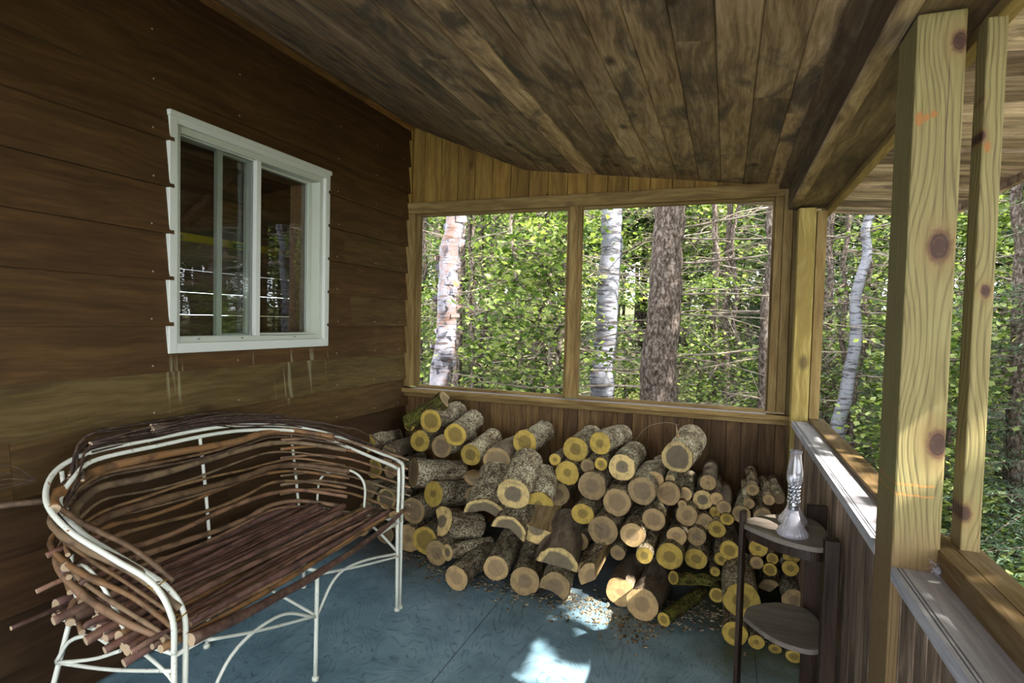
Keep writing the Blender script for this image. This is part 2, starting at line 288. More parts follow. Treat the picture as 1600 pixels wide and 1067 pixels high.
M['split'] = wood('split_face', (0.15, 0.095, 0.04), (0.27, 0.185, 0.088), (0.40, 0.30, 0.16), 'Z', 34, knots=0.0, bump=0.8)

# ------------------------------------------------------------------ room shell
XL, YB, XR = -2.26, 3.75, 0.385
Y0 = -2.2
rnd = random.Random(4)
# clapboard wall with the window hole (y 1.80..2.80, z 1.29..2.28)
WY0, WY1, WZ0, WZ1 = 1.795, 2.805, 1.285, 2.285
mb = MB(); z = 0.015 - 0.1967
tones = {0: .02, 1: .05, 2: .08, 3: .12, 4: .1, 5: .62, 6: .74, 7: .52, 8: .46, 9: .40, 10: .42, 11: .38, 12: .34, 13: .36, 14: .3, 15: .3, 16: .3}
def lap(y0, y1, z0, z1, zb, tone):
    def out(zz): return 0.030 - 0.026 * (zz - zb) / 0.215
    mb.prism([(XL - 0.02, z0), (XL + out(z0), z0), (XL + out(z1), z1), (XL - 0.02, z1)], y0, y1, 1, tone)
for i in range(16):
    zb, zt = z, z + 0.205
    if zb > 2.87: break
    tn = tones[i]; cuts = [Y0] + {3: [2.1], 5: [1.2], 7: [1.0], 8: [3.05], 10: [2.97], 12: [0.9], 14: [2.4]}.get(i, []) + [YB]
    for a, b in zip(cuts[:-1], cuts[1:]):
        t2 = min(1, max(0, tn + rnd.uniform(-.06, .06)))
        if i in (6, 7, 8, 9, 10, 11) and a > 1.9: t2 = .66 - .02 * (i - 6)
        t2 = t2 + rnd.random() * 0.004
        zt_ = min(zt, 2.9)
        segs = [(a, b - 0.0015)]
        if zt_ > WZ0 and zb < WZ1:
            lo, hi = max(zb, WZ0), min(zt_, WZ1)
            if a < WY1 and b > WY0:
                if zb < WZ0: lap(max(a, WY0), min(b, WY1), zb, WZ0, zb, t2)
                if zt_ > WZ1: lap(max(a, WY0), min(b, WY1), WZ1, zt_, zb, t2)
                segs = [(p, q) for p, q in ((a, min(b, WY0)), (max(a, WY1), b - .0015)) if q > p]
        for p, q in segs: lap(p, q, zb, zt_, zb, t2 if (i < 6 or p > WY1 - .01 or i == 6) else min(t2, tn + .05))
    z += 0.1967
o = struct(mb.build('wall_left', M['siding'], bevel=0))
mb = MB()   # nail heads, pale drips below the window
for i in range(1, 15):
    for y in (0.62, 1.02, 1.70, 2.15, 2.9, 3.3, 3.62):
        zz = 0.015 + 0.1967 * (i - 1) + 0.03
        if WZ0 < zz < WZ1 and WY0 < y < WY1: continue
        mb.lathe([(0, 0.0), (0.004, 0.0), (0.003, 0.002), (0, 0.0025)], 8, c=(0, 0, 0))
        k = 32; M4 = Matrix.Translation((XL + 0.0275, y + rnd.uniform(-.01, .01), zz)) @ Matrix.Rotation(PI / 2, 4, 'Y')
        for q in range(len(mb.v) - k, len(mb.v)): mb.v[q] = tuple(M4 @ Vector(mb.v[q]))
M['nail'] = plain('galvanised_nail', (0.33, 0.30, 0.23), 0.5, 0.3)
nh = mb.build('nail_heads', M['nail'], o)
# sealed backing behind the clapboards (four pieces round the window)
mb = MB()
for (a, b, c, d) in ((Y0, WY0, -0.2, 3.0), (WY1, YB + .1, -0.2, 3.0), (WY0, WY1, -0.2, WZ0), (WY0, WY1, WZ1, 3.0)): mb.box(XL - 0.12, XL - 0.018, a, b, c, d, .2)
mb.build('wall_core', M['siding'], o)

# ceiling: two pitches, boards running front to back
def cz(x):
    return 2.885 + (x - XL) / (-1.342 - XL) * (2.495 - 2.885) if x < -1.342 else 2.495 + (x + 1.342) / (0.30 + 1.342) * (2.288 - 2.495)
mb = MB(); x = XL; i = 0
while x < 0.29:
    w = 0.128 if x > -1.35 else 0.131
    x1 = min(x + w, 0.30)
    if x < -1.342 < x1: x1 = -1.342
    t = rnd.random(); ys = [Y0, rnd.uniform(0.3, 3.0), YB + 0.45] if i % 3 else [Y0, YB + 0.45]
    for a, b in zip(ys[:-1], ys[1:]):
        tt = min(1, max(0, t + rnd.uniform(-.25, .25)))
        g = 0.0022
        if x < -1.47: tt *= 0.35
        mb.prism([(x, cz(x) + 0.02), (x, cz(x) + 0.006), (x + g * 1.6, cz(x)), (x1 - g * 1.6, cz(x1)), (x1, cz(x1) + 0.006), (x1, cz(x1) + 0.02)], a, b - 0.002, 1, tt)
    x = x1; i += 1
struct(mb.build('ceiling', M['ceiling']))
mb = MB()
P = [(XL - .15, cz(XL) + 0.09), (XL - .15, cz(XL) + 0.025), (XL, cz(XL) + 0.022), (-1.342, 2.517), (0.30, 2.31), (1.20, 2.165), (1.20, 2.20), (0.3, 2.36), (-1.342, 2.60)]
mb.prism(P, Y0, 4.22, 1, .3)
struct(mb.build('ceiling', M['soffit']))   # roof deck over the boards
mb = MB()                                   # wall-to-ceiling moulding
mb.prism([(XL, cz(XL) - 0.002), (XL, cz(XL) - 0.055), (XL + .022, cz(XL) - 0.052), (XL + .05, cz(XL + .05) - 0.003)], Y0, 3.15, 1, .15)
mb.prism([(XL, cz(XL) - 0.002), (XL, cz(XL) - 0.055), (XL + .022, cz(XL) - 0.052), (XL + .05, cz(XL + .05) - 0.003)], 3.153, YB, 1, .8)
M['crown'] = wood('moulding_wood', (0.10, 0.045, 0.012), (0.18, 0.085, 0.022), (0.28, 0.145, 0.04), 'Y', 26, [(0, (0.38, 0.36, 0.33)), (1, (1.3, 1.25, 1.2))], knots=0.3)
struct(mb.build('trim_1', M['crown']))
mb = MB(); mb.box(0.262, 0.314, Y0, YB, 2.262, cz(0.28) - 0.001, .5)
struct(mb.build('trim_2', M['beam']))

# floor
mb = MB(); mb.box(XL - 0.1, 0.40, Y0, YB + 0.08, -0.03, 0.0); struct(mb.build('floor', M['floor']))
# baseboard-like sill plate under the clapboards is the first lap; joists rim
# back wall: boards above and below the opening
mb = MB(); x = XL - .01
bw = 0.137
while x < 0.30:
    x1 = min(x + bw, 0.31); ym = YB + 0.012; g = .0018; t = 0.35 + rnd.random() * 0.6
    mb.prism([(x + g, 2.29), (x1 - g, 2.29), (x1 - g, cz(min(x1, .3)) + .015), (x + g, cz(x) + .015)], ym, ym + .02, 1, t)
    x = x1
mb.box(XL - .05, XL + .033, YB - .012, YB + .012, 2.30, cz(XL), .7)
w_ = struct(mb.build('wall_back', M['pine'], bevel=0.002))
mb = MB(); x = XL - .01
while x < 0.39:
    x1 = min(x + rnd.choice((.085, .092, .098)), 0.395); g = .0016
    fr = (x + 2.26) / 2.65; t = (0.75 - 0.55 * fr) * 1.0 + rnd.uniform(-.2, .25)
    mb.box(x + g, x1 - g, YB + .012, YB + .03, -.02, 0.90, min(1, max(0, t))); x = x1
lw = mb.build('lower_boards', M['pine_dark'], w_, bevel=0.002)
mb = MB(); mb.box(XL - .05, 0.40, YB + .032, YB + .09, -.02, 0.90, .2); mb.box(XL - .05, 0.40, YB + .034, YB + .09, 2.26, 2.29, .2)
mb.prism([(XL - .05, 2.29), (.31, 2.29), (.31, 2.33), (-1.342, 2.52), (XL - .05, 2.89)], YB + .034, YB + .09, 1, .2)
mb.build('outer_sheathing', M['pine_dark'], w_)
# back opening frame
mb = MB()
mb.box(XL + .0, 0.300, YB - .034, YB + .030, 2.222, 2.303, .55)             # head
win2 = struct(mb.build('window_2', M['trimX'], bevel=.004))
mb = MB(); mb.box(XL + .0, XL + .078, YB - .034, YB + .03, .945, 2.222, .6); mb.box(XL + .078, XL + .110, YB + .0, YB + .03, .945, 2.222, .25)
mb.box(-1.022, -.922, YB - .02, YB + .03, .945, 2.222, .5); mb.box(-1.0, -.945, YB - .036, YB - .02, .945, 2.222, .8)
mb.box(0.247, 0.290, YB - .034, YB + .030, .945, 2.222, .45); mb.box(0.236, 0.247, YB + .0, YB + .03, .945, 2.222, .1)
mb.build('jamb', M['trimZ'], win2, bevel=.003)
mb = MB(); mb.box(XL + .11, -1.022, YB + .0, YB + .03, 2.205, 2.222, .2); mb.box(-.922, .236, YB + .0, YB + .03, 2.205, 2.222, .2)
mb.box(XL + .11, -1.022, YB - .005, YB + .03, .933, .955, .5); mb.box(-.922, .236, YB - .005, YB + .03, .933, .955, .5)
mb.build('inner_stop', M['trimX'], win2)
mb = MB(); mb.box(XL + .0, 0.372, YB - .075, YB + .05, 0.905, 0.932, .8); mb.box(XL, .372, YB - .045, YB + .01, .872, .905, .45)
mb.build('window_sill', M['trimX'], win2, bevel=.004)
M['sill_metal'] = plain('grey_sill_paint', (0.30, 0.28, 0.34), 0.45)
mb = MB(); mb.box(XL + .08, 0.24, YB - .04, YB - .006, 0.932, 0.9345, .8); mb.build('painted_strip', M['sill_metal'], win2)
# corner filler boards between the back frame and the corner post
mb = MB(); mb.box(0.292, 0.343, YB - .036, YB + .03, .945, 2.262, .35); mb.box(0.346, 0.392, YB - .02, YB + .03, .905, 2.262, .1)
struct(mb.build('trim_3', M['trimZ'], bevel=.003))

# right half wall
mb = MB(); y = Y0
while y < YB:
    y1 = min(y + rnd.choice((.075, .09, .1)), YB + .01)
    if y < 1.49 < y1: y1 = 1.488
    if 1.485 < y < 1.64: y = 1.642; continue
    if y < 3.604 < y1: y1 = 3.603
    if 3.60 < y < 3.725: y = 3.727; continue
    mb.box(XR, XR + .016, y + .0015, y1 - .0015, -.02, .889, rnd.random()); y = y1
wr = struct(mb.build('wall_right', M['grey_pine'], bevel=.002))
mb = MB()
for a, b in ((Y0, 1.488), (1.642, 3.603), (3.727, YB + .03)): mb.box(XR + .018, XR + .12, a, b, -.5, .889, .3)
mb.box(XR + .076, XR + .12, 1.488, 1.642, -.5, .889, .3); mb.box(XR + .07, XR + .12, 3.603, 3.727, -.5, .889, .3); mb.build('outer_sheathing', M['grey_pine'], wr)
def cap_seg(y0, y1):
    m_ = MB(); m_.box(0.366, 0.3755, y0, y1, .889, .920, .3); m_.box(0.379, 0.3835, y0, y1, .889, .9195, .3); m_.box(.3755, .379, y0, y1, .889, .914, 0)
    m_.box(.3835, .387, y0, y1, .889, .914, 0); m_.box(.387, .53, y0, y1, .889, .9195, .7)
    return m_
o = struct(cap_seg(1.642, 3.60).build('trim_4', M['cap'])); o2 = struct(cap_seg(Y0, 1.488).build('trim_5', M['cap']))
mb = MB(); mb.box(.452, .49, Y0, 1.60, .9198, .972, .2); mb.box(.49, .545, Y0, 1.60, .9198, .972, .4)
struct(mb.build('trim_6', M['rail'], bevel=.003))
mb = MB(); mb.box(.456, .535, 1.61, 3.66, .9198, .936, .35); struct(mb.build('trim_7', M['rail'], bevel=.003))
# small things on the cap: white dab and a cobweb tuft
mb = MB(); mb.lathe([(0, .0016), (.006, .0014), (.009, 0)], 14)
pd = mb.build('white_dab', plain('dab_white', (0.75, .74, .72)), None, (0.432, 1.435, .9196)); pd.scale = (1.4, .8, 1); pd.rotation_euler[2] = .2
tag(pd, 'small white paint dab on the grey cap rail beside the near post', 'paint spot')
mb = MB(); r2 = random.Random(8)
for k in range(90):
    c0 = Vector((.452, 1.472, .922)); a = c0 + Vector((r2.gauss(0, .010), r2.gauss(0, .007), abs(r2.gauss(.008, .008)))); b = c0 + Vector((r2.gauss(0, .010), r2.gauss(0, .007), abs(r2.gauss(.008, .008))))
    mb.tube(smooth([a, (a + b) / 2 + Vector((0, 0, r2.uniform(-.004, .006))), b], 3), .0003, 3)
cw = mb.build('cobweb', plain('cobweb_fibre', (0.5, .5, .6), .9)); tag(cw, 'tuft of pale cobweb in the corner at the foot of the near post', 'cobweb', kind='stuff')

# posts
def post(x0, x1, y0, y1, z0, z1, lab, name='porch_post', off=0):
    t = thing(name, lab, 'post', (x0, y0, z0)); m_ = MB(); m_.box(0, x1 - x0, 0, y1 - y0, z0, z1)
    p = m_.build('shaft', M['post'], t, (0, 0, -z0), bevel=.004); return t
pt = post(.366, .457, 1.49, 1.64, 0, 2.138, 'near wooden porch post with knots, rising through the grey cap rail')
m_ = MB(); m_.box(.130, .166, .012, .072, .972, 2.118); m_.build('screen_stop', M['post'], pt, bevel=.003)
pf = thing('porch_post', 'far corner porch post with yellowed face between the two screen openings', 'post', (.362, 3.605, 0))
m_ = MB(); m_.box(0, .089, 0, .12, 0, 2.128); M['post_far'] = wood('corner_post_wood', (0.17, .115, .03), (.20, .145, .036), (.36, .27, .09), 'Z', 24, knots=.7, stain=(.30, .235, .10), stain_amt=.5)
m_.build('shaft', M['post_far'], pf, bevel=.004)
m_ = MB(); m_.box(.094, .145, .01, .07, .936, 2.11); m_.build('screen_stop', M['trimZ'], pf, bevel=.003)
# beam
bt = thing('roof_beam', 'weathered built-up wooden beam carried by the two porch posts', 'beam', (.315, 0, 2.138))
m_ = MB(); m_.prism([(0, 0.006), (0, .17), (.048, .17), (.048, 0), (.006, 0)], Y0, 3.74, 1, .95); m_.build('inner_plank', M['beam'], bt)
m_ = MB(); m_.box(-.0012, -.0002, Y0, 3.735, .012, .168, .05); m_.build('dark_fascia', M['beam'], bt)
m_ = MB(); m_.box(.051, .195, Y0, 3.74, .006, .17, .45); m_.build('bottom_plank', M['beam'], bt)
m_ = MB(); m_.box(.197, .233, Y0, 3.9, -.022, .10, .7); m_.build('outer_batten', M['trimY'], bt, bevel=.003)
# soffit boards outside the beam, running outwards
mb = MB(); y = Y0
def sz(x): return 2.205 - (x - .54) * 0.085
while y < 4.2:
    y1 = min(y + rnd.choice((.14, .18, .2)), 4.22); t = rnd.random(); dz = rnd.choice((0, 0, 0.012))
    mb.prism([(.50, sz(.50) + dz), (1.175, sz(1.175) + dz), (1.175, sz(1.175) + .02 + dz * 0), (.50, sz(.5) + .02)], y + .004, y1 - .004, 1, t); y = y1
mb.box(1.175, 1.20, Y0, 4.24, 2.115, 2.21, .6)
struct(mb.build('ceiling', M['soffit']))
mb = MB(); y = YB + .1
for k, (a, b) in enumerate(((3.86, 4.02), (4.03, 4.2))):
    mb.prism([(-2.3, 2.50), (-1.342, 2.42), (.33, 2.25), (.33, 2.265), (-1.342, 2.44), (-2.3, 2.52)], a, b, 1, .4 + .3 * k)
struct(mb.build('ceiling', M['soffit']))

# ------------------------------------------------------------------ left window (slider)
M['vinyl'] = plain('white_vinyl', (0.52, 0.54, 0.49), 0.4); M['vinyl2'] = plain('aged_vinyl', (0.42, 0.45, 0.38), 0.45)
def glass_mat(name, rough=0.0, tint=(0.93, 0.97, 0.95)):
    m = NT(name, rough); m.b.inputs['Transmission Weight'].default_value = 1; m.b.inputs['IOR'].default_value = 1.5; m.b.inputs['Roughness'].default_value = rough; m.col(tint); return m.m
M['glass'] = glass_mat('window_glass')
def ring(m_, y0, y1, z0, z1, x0, x1, w, wb=None, wt=None):
    wb = wb or w; wt = wt or w
    m_.box(x0, x1, y0, y0 + w, z0, z1); m_.box(x0, x1, y1 - w, y1, z0, z1); m_.box(x0, x1, y0 + w, y1 - w, z0, z0 + wb); m_.box(x0, x1, y0 + w, y1 - w, z1 - wt, z1)
mb = MB(); ring(mb, WY0 - .022, WY1 + .015, WZ0 - .012, WZ1 + .012, XL - .02, XL + .028, .040, .045, .036)
w1 = struct(mb.build('window_1', M['vinyl'], bevel=.003))
mb = MB(); mb.box(XL - .01, XL + .036, WY0 - .026, WY1 + .02, WZ1 + .0, WZ1 + .024); mb.build('head_drip', M['vinyl'], w1, bevel=.002)
mb = MB(); ring(mb, WY0 + .018, WY1 - .025, WZ0 + .033, WZ1 - .024, XL - .09, XL + .008, .028, .024, .030); mb.build('window_frame', M['vinyl2'], w1, bevel=.002)
ym = 2.285
mb = MB(); ring(mb, WY0 + .046, ym + .022, WZ0 + .057, WZ1 - .054, XL - .035, XL - .012, .003, .003, .003); mb.box(XL - .04, XL + .004, ym - .008, ym + .020, WZ0 + .057, WZ1 - .054); mb.build('fixed_sash', M['vinyl'], w1)
mb = MB(); ring(mb, ym - .20, WY1 - .053, WZ0 + .057, WZ1 - .054, XL - .075, XL - .05, .030, .012, .012); mb.box(XL - .075, XL - .05, ym - .02, ym + .004, WZ0 + .06, WZ1 - .06); mb.build('sliding_sash', M['vinyl2'], w1, bevel=.002)
mb = MB(); mb.box(XL - .026, XL - .022, WY0 + .048, ym - .008, WZ0 + .06, WZ1 - .057); mb.build('pane', M['glass'], w1)
mb = MB(); mb.box(XL - .064, XL - .060, ym - .17, ym - .02, WZ0 + .069, WZ1 - .066); mb.box(XL - .064, XL - .060, ym + .004, WY1 - .083, WZ0 + .069, WZ1 - .066); mb.build('sliding_pane', M['glass'], w1)
mb = MB(); ring(mb, WY0 + .046, WY1 - .053, WZ0 + .057, WZ1 - .054, XL - .2, XL - .091, .012); mb.build('jamb_liner', M['siding'], w1)
for yy in (1.93, 2.18, 2.55):
    mb = MB(); mb.box(XL + .0075, XL + .009, yy, yy + .014, WZ0 + .046, WZ0 + .050); mb.build('weep_slot', plain('dark_slot', (.03, .03, .02)), w1)
# cabin room behind the pane
M['inner'] = wood('cabin_panelling', (0.05, 0.026, 0.012), (0.11, 0.06, 0.03), (0.19, 0.115, 0.06), 'Y', 20, [(0, (.7, .65, .6)), (1, (1.3, 1.3, 1.3))], knots=.6)
XI = -3.15; YE = 3.78; mb = MB(); zz = -.1
while zz < 2.62: mb.box(XI - .02, XI, .2, YE, zz, zz + .138, rnd.random()); zz += .14
struct(mb.build('wall_cabin_inner', M['inner']))
mb = MB(); mb.box(XI - .02, XL - .12, YE, YE + .02, -.1, 2.66, .4); struct(mb.build('wall_cabin_end', M['inner']))
mb = MB(); mb.box(XI - .02, XL - .12, -.6, YE, 2.62, 2.66, .4); struct(mb.build('ceiling_cabin', M['inner']))
mb = MB(); mb.box(XI - .02, XL - .12, -.6, YE, -.1, -.04, .4); struct(mb.build('floor_cabin', M['inner']))
mb = MB(); mb.box(XI, XI + .08, .4, YE, 2.20, 2.40, .2); struct(mb.build('trim_8', M['inner']))
mb = MB(); q = Vector((XI + .05, 2.55, 1.98)); mb.tube([q, q + Vector((0, .33, .33)), q + Vector((0, .66, .62))], .04, 4, .1); tag(mb.build('diagonal_bar', M['inner']), 'dark diagonal timber brace inside the cabin seen at the top of the left pane', 'brace')  # dark diagonal bar set behind the top of the left pane
LA = at(272, 376, 0, XI + .06); LZ = LA.z
lg = MB(); lg.box(XI, XI + .12, .4, YE, LZ - .09, LZ, .9); lo = lg.build('wall_ledge', M['inner']); tag(lo, 'rough wooden ledge running along the cabin wall behind the window glass', 'ledge')
sl = thing('spirit_level', 'yellow spirit level lying on the ledge inside the cabin window', 'level', (XI + .06, LA.y + .48, LZ))
M['yellow'] = plain('yellow_level_paint', (0.50, 0.38, 0.01), .4); mb = MB()
mb.box(-.012, .012, -.60, .60, .001, .014); mb.box(-.012, .012, -.60, .60, .043, .056)
for (a, b) in ((-.60, -.50), (-.42, -.06), (.06, .42), (.50, .60)): mb.box(-.0121, .0121, a, b, .013, .044)
mb.build('body', M['yellow'], sl)
for c_ in (-.46, 0, .46):
    mb = MB(); mb.tube([(0, c_ - .03, .028), (0, c_ + .03, .028)], .009, 10); mb.build('vial', plain('vial_green', (.25, .4, .1), .2), sl)

# ------------------------------------------------------------------ firewood
log_no = 0
def arc_profile(R, kind, ang, rs, ey=1.0):
    """closed outline: list of (x, y, is_bark)"""
    n = 30; out = []; sd = rs.random() * 50
    def rr(a): return R * (1 + .055 * noise.noise(Vector((math.cos(a) * 1.1, math.sin(a) * 1.1, sd))) + .03 * noise.noise(Vector((math.cos(a) * 4, math.sin(a) * 4, sd))))
    if kind == 'round':
        for i in range(n): a = 2 * PI * i / n; out.append((rr(a) * math.cos(a), ey * rr(a) * math.sin(a), 1))
        return out, (0, 0)
    th, apx = {'half': (PI / 2, 0.02), 'crescent': (PI * .52, .30), 'third': (PI / 3, 0), 'quarter': (PI / 4, -.12), 'slab': (PI * .36, .55), 'most': (PI * .66, -.30)}[kind]
    n = 24
    for i in range(n + 1):
        a = ang - th + 2 * th * i / n; out.append((rr(a) * math.cos(a), rr(a) * math.sin(a), 1))
    ca, sa = math.cos(ang), math.sin(ang); ap = Vector((ca, sa)) * R * apx
    a0 = Vector(out[-1][:2]); b0 = Vector(out[0][:2])
    for i in range(1, 4): q = a0.lerp(ap, i / 4); out.append((q.x + rs.uniform(-.02, .02) * R, q.y + rs.uniform(-.02, .02) * R, 0))
    out.append((ap.x, ap.y, 0))
    for i in range(1, 4): q = ap.lerp(b0, i / 4); out.append((q.x + rs.uniform(-.02, .02) * R, q.y + rs.uniform(-.02, .02) * R, 0))
    c = Vector((ca, sa)) * R * (.5 if kind != 'most' else .15)
    return out, (c.x, c.y)
LG = 'stacked firewood logs'
def make_log(A, B, R, label, kind='round', ang=PI / 2, cut='y', bark='bark', seed=0, ey=1.0, name='firewood_log'):
    global log_no
    log_no += 1; rs = random.Random(seed * 7 + 3)
    L = (B - A).length; zax = (B - A).normalized(); up = Vector((0, 0, 1)); xax = zax.cross(up) if abs(zax.z) < .95 else Vector((1, 0, 0))
    xax = -xax.normalized(); yax = zax.cross(xax).normalized()
    if yax.z < 0: xax = -xax; yax = -yax
    # local: x = screen right-ish, y = up-ish, z = into the pile
    if xax.cross(yax).dot(zax) < 0: zz_flip = True
    T = thing(name, label, 'log', A, LG)
    mat3 = Matrix((xax, yax, xax.cross(yax))).transposed(); sgn = 1 if xax.cross(yax).dot(zax) > 0 else -1
    T.rotation_mode = 'QUATERNION'; T.rotation_quaternion = mat3.to_quaternion()
    prof, cc = arc_profile(R, kind, ang, rs, ey); n = len(prof); K = max(6, int(L / .03)); mbk = MB(); msp = MB(); sd = rs.random() * 99
    tap = rs.uniform(-.04, .06); bx, by = rs.uniform(-.01, .01), rs.uniform(-.01, .01)
    rings = []
    for k in range(K + 1):
        t = k / K; row = []
        for (x, y, bk) in prof:
            v = Vector((x, y, 0)) * (1 + tap * t); q = Vector((x, y, t * L)); d = .0045 * noise.noise(q * 42 + Vector((sd, 0, 0))) + .006 * noise.noise(q * 13 + Vector((0, sd, 0)))
            dn = v.normalized() if v.length > 1e-6 else Vector((0, 0, 0))
            if not bk: d *= .6
            if k in (0, K): d = .002 * (1 if bk else 0)
            p = v + dn * d; p.z = sgn * t * L; p.x += bx * math.sin(PI * t); p.y += by * math.sin(PI * t); row.append(p)
        rings.append(row)
    def side(m_, flag):
        idx = {}; vs = []
        def gi(k, j):
            if (k, j) not in idx: idx[(k, j)] = len(vs); vs.append(rings[k][j])
            return idx[(k, j)]
        fs = []
        for j in range(n):
            j2 = (j + 1) % n
            if (prof[j][2] and prof[j2][2]) == flag:
                for k in range(K):
                    f = (gi(k, j), gi(k, j2), gi(k + 1, j2), gi(k + 1, j)); fs.append(f if sgn < 0 else f[::-1])
        if fs: m_.add(vs, fs, .5, 0, flag)
    side(mbk, 1); side(msp, 0)
    mbk.build('bark', M[bark], T)
    if msp.f: msp.build('split_face', M['split'], T)
    for k, nm in ((0, 0), (K, 1)):
        me = MB(); o = 0; hub = Vector((cc[0], cc[1], sgn * (k / K) * L + (-sgn if k == 0 else sgn) * .0008)); rw = rings[k]
        NR = 5
        me.v.append(tuple(hub)); me.t.append(hub.xy.length / R if kind != 'round' else 0.0)
        for q in range(1, NR + 1):
            for p in rw:
                v = hub.lerp(p, q / NR); me.v.append(tuple(v)); me.t.append(1.0 * q / NR if kind == 'round' else (v.xy.length / R))
        def fl(f): return f if (k == 0) == (sgn > 0) else f[::-1]
        for j in range(n):
            j2 = (j + 1) % n; fc = [(o, o + 1 + j2, o + 1 + j)] + [(o + 1 + (q - 1) * n + j, o + 1 + (q - 1) * n + j2, o + 1 + q * n + j2, o + 1 + q * n + j) for q in range(1, NR)]
            for f in fc: me.f.append(fl(f)); me.m.append(0); me.sm.append(False)
        me.build('cut_end', M['cut_' + cut], T)
    return T

def base_y(px):
    pts = [(500, 3.22), (560, 3.16), (640, 3.02), (700, 2.86), (780, 2.88), (860, 2.86), (930, 2.80), (1000, 2.72), (1060, 2.92), (1100, 3.02), (1150, 2.98), (1200, 2.98), (1260, 2.98)]
    for (a, u), (b, v) in zip(pts[:-1], pts[1:]):
        if px <= b: return u + (v - u) * max(0, (px - a)) / (b - a)
    return 2.9
def front(px, py, dy=0.0):
    y = base_y(px)
    for _ in range(6):
        p = at(px, py, 1, y + dy); y = base_y(px) + .42 * max(0, min(p.z, 1.0)) ** 1.15
    return at(px, py, 1, min(y, 3.34) + dy)
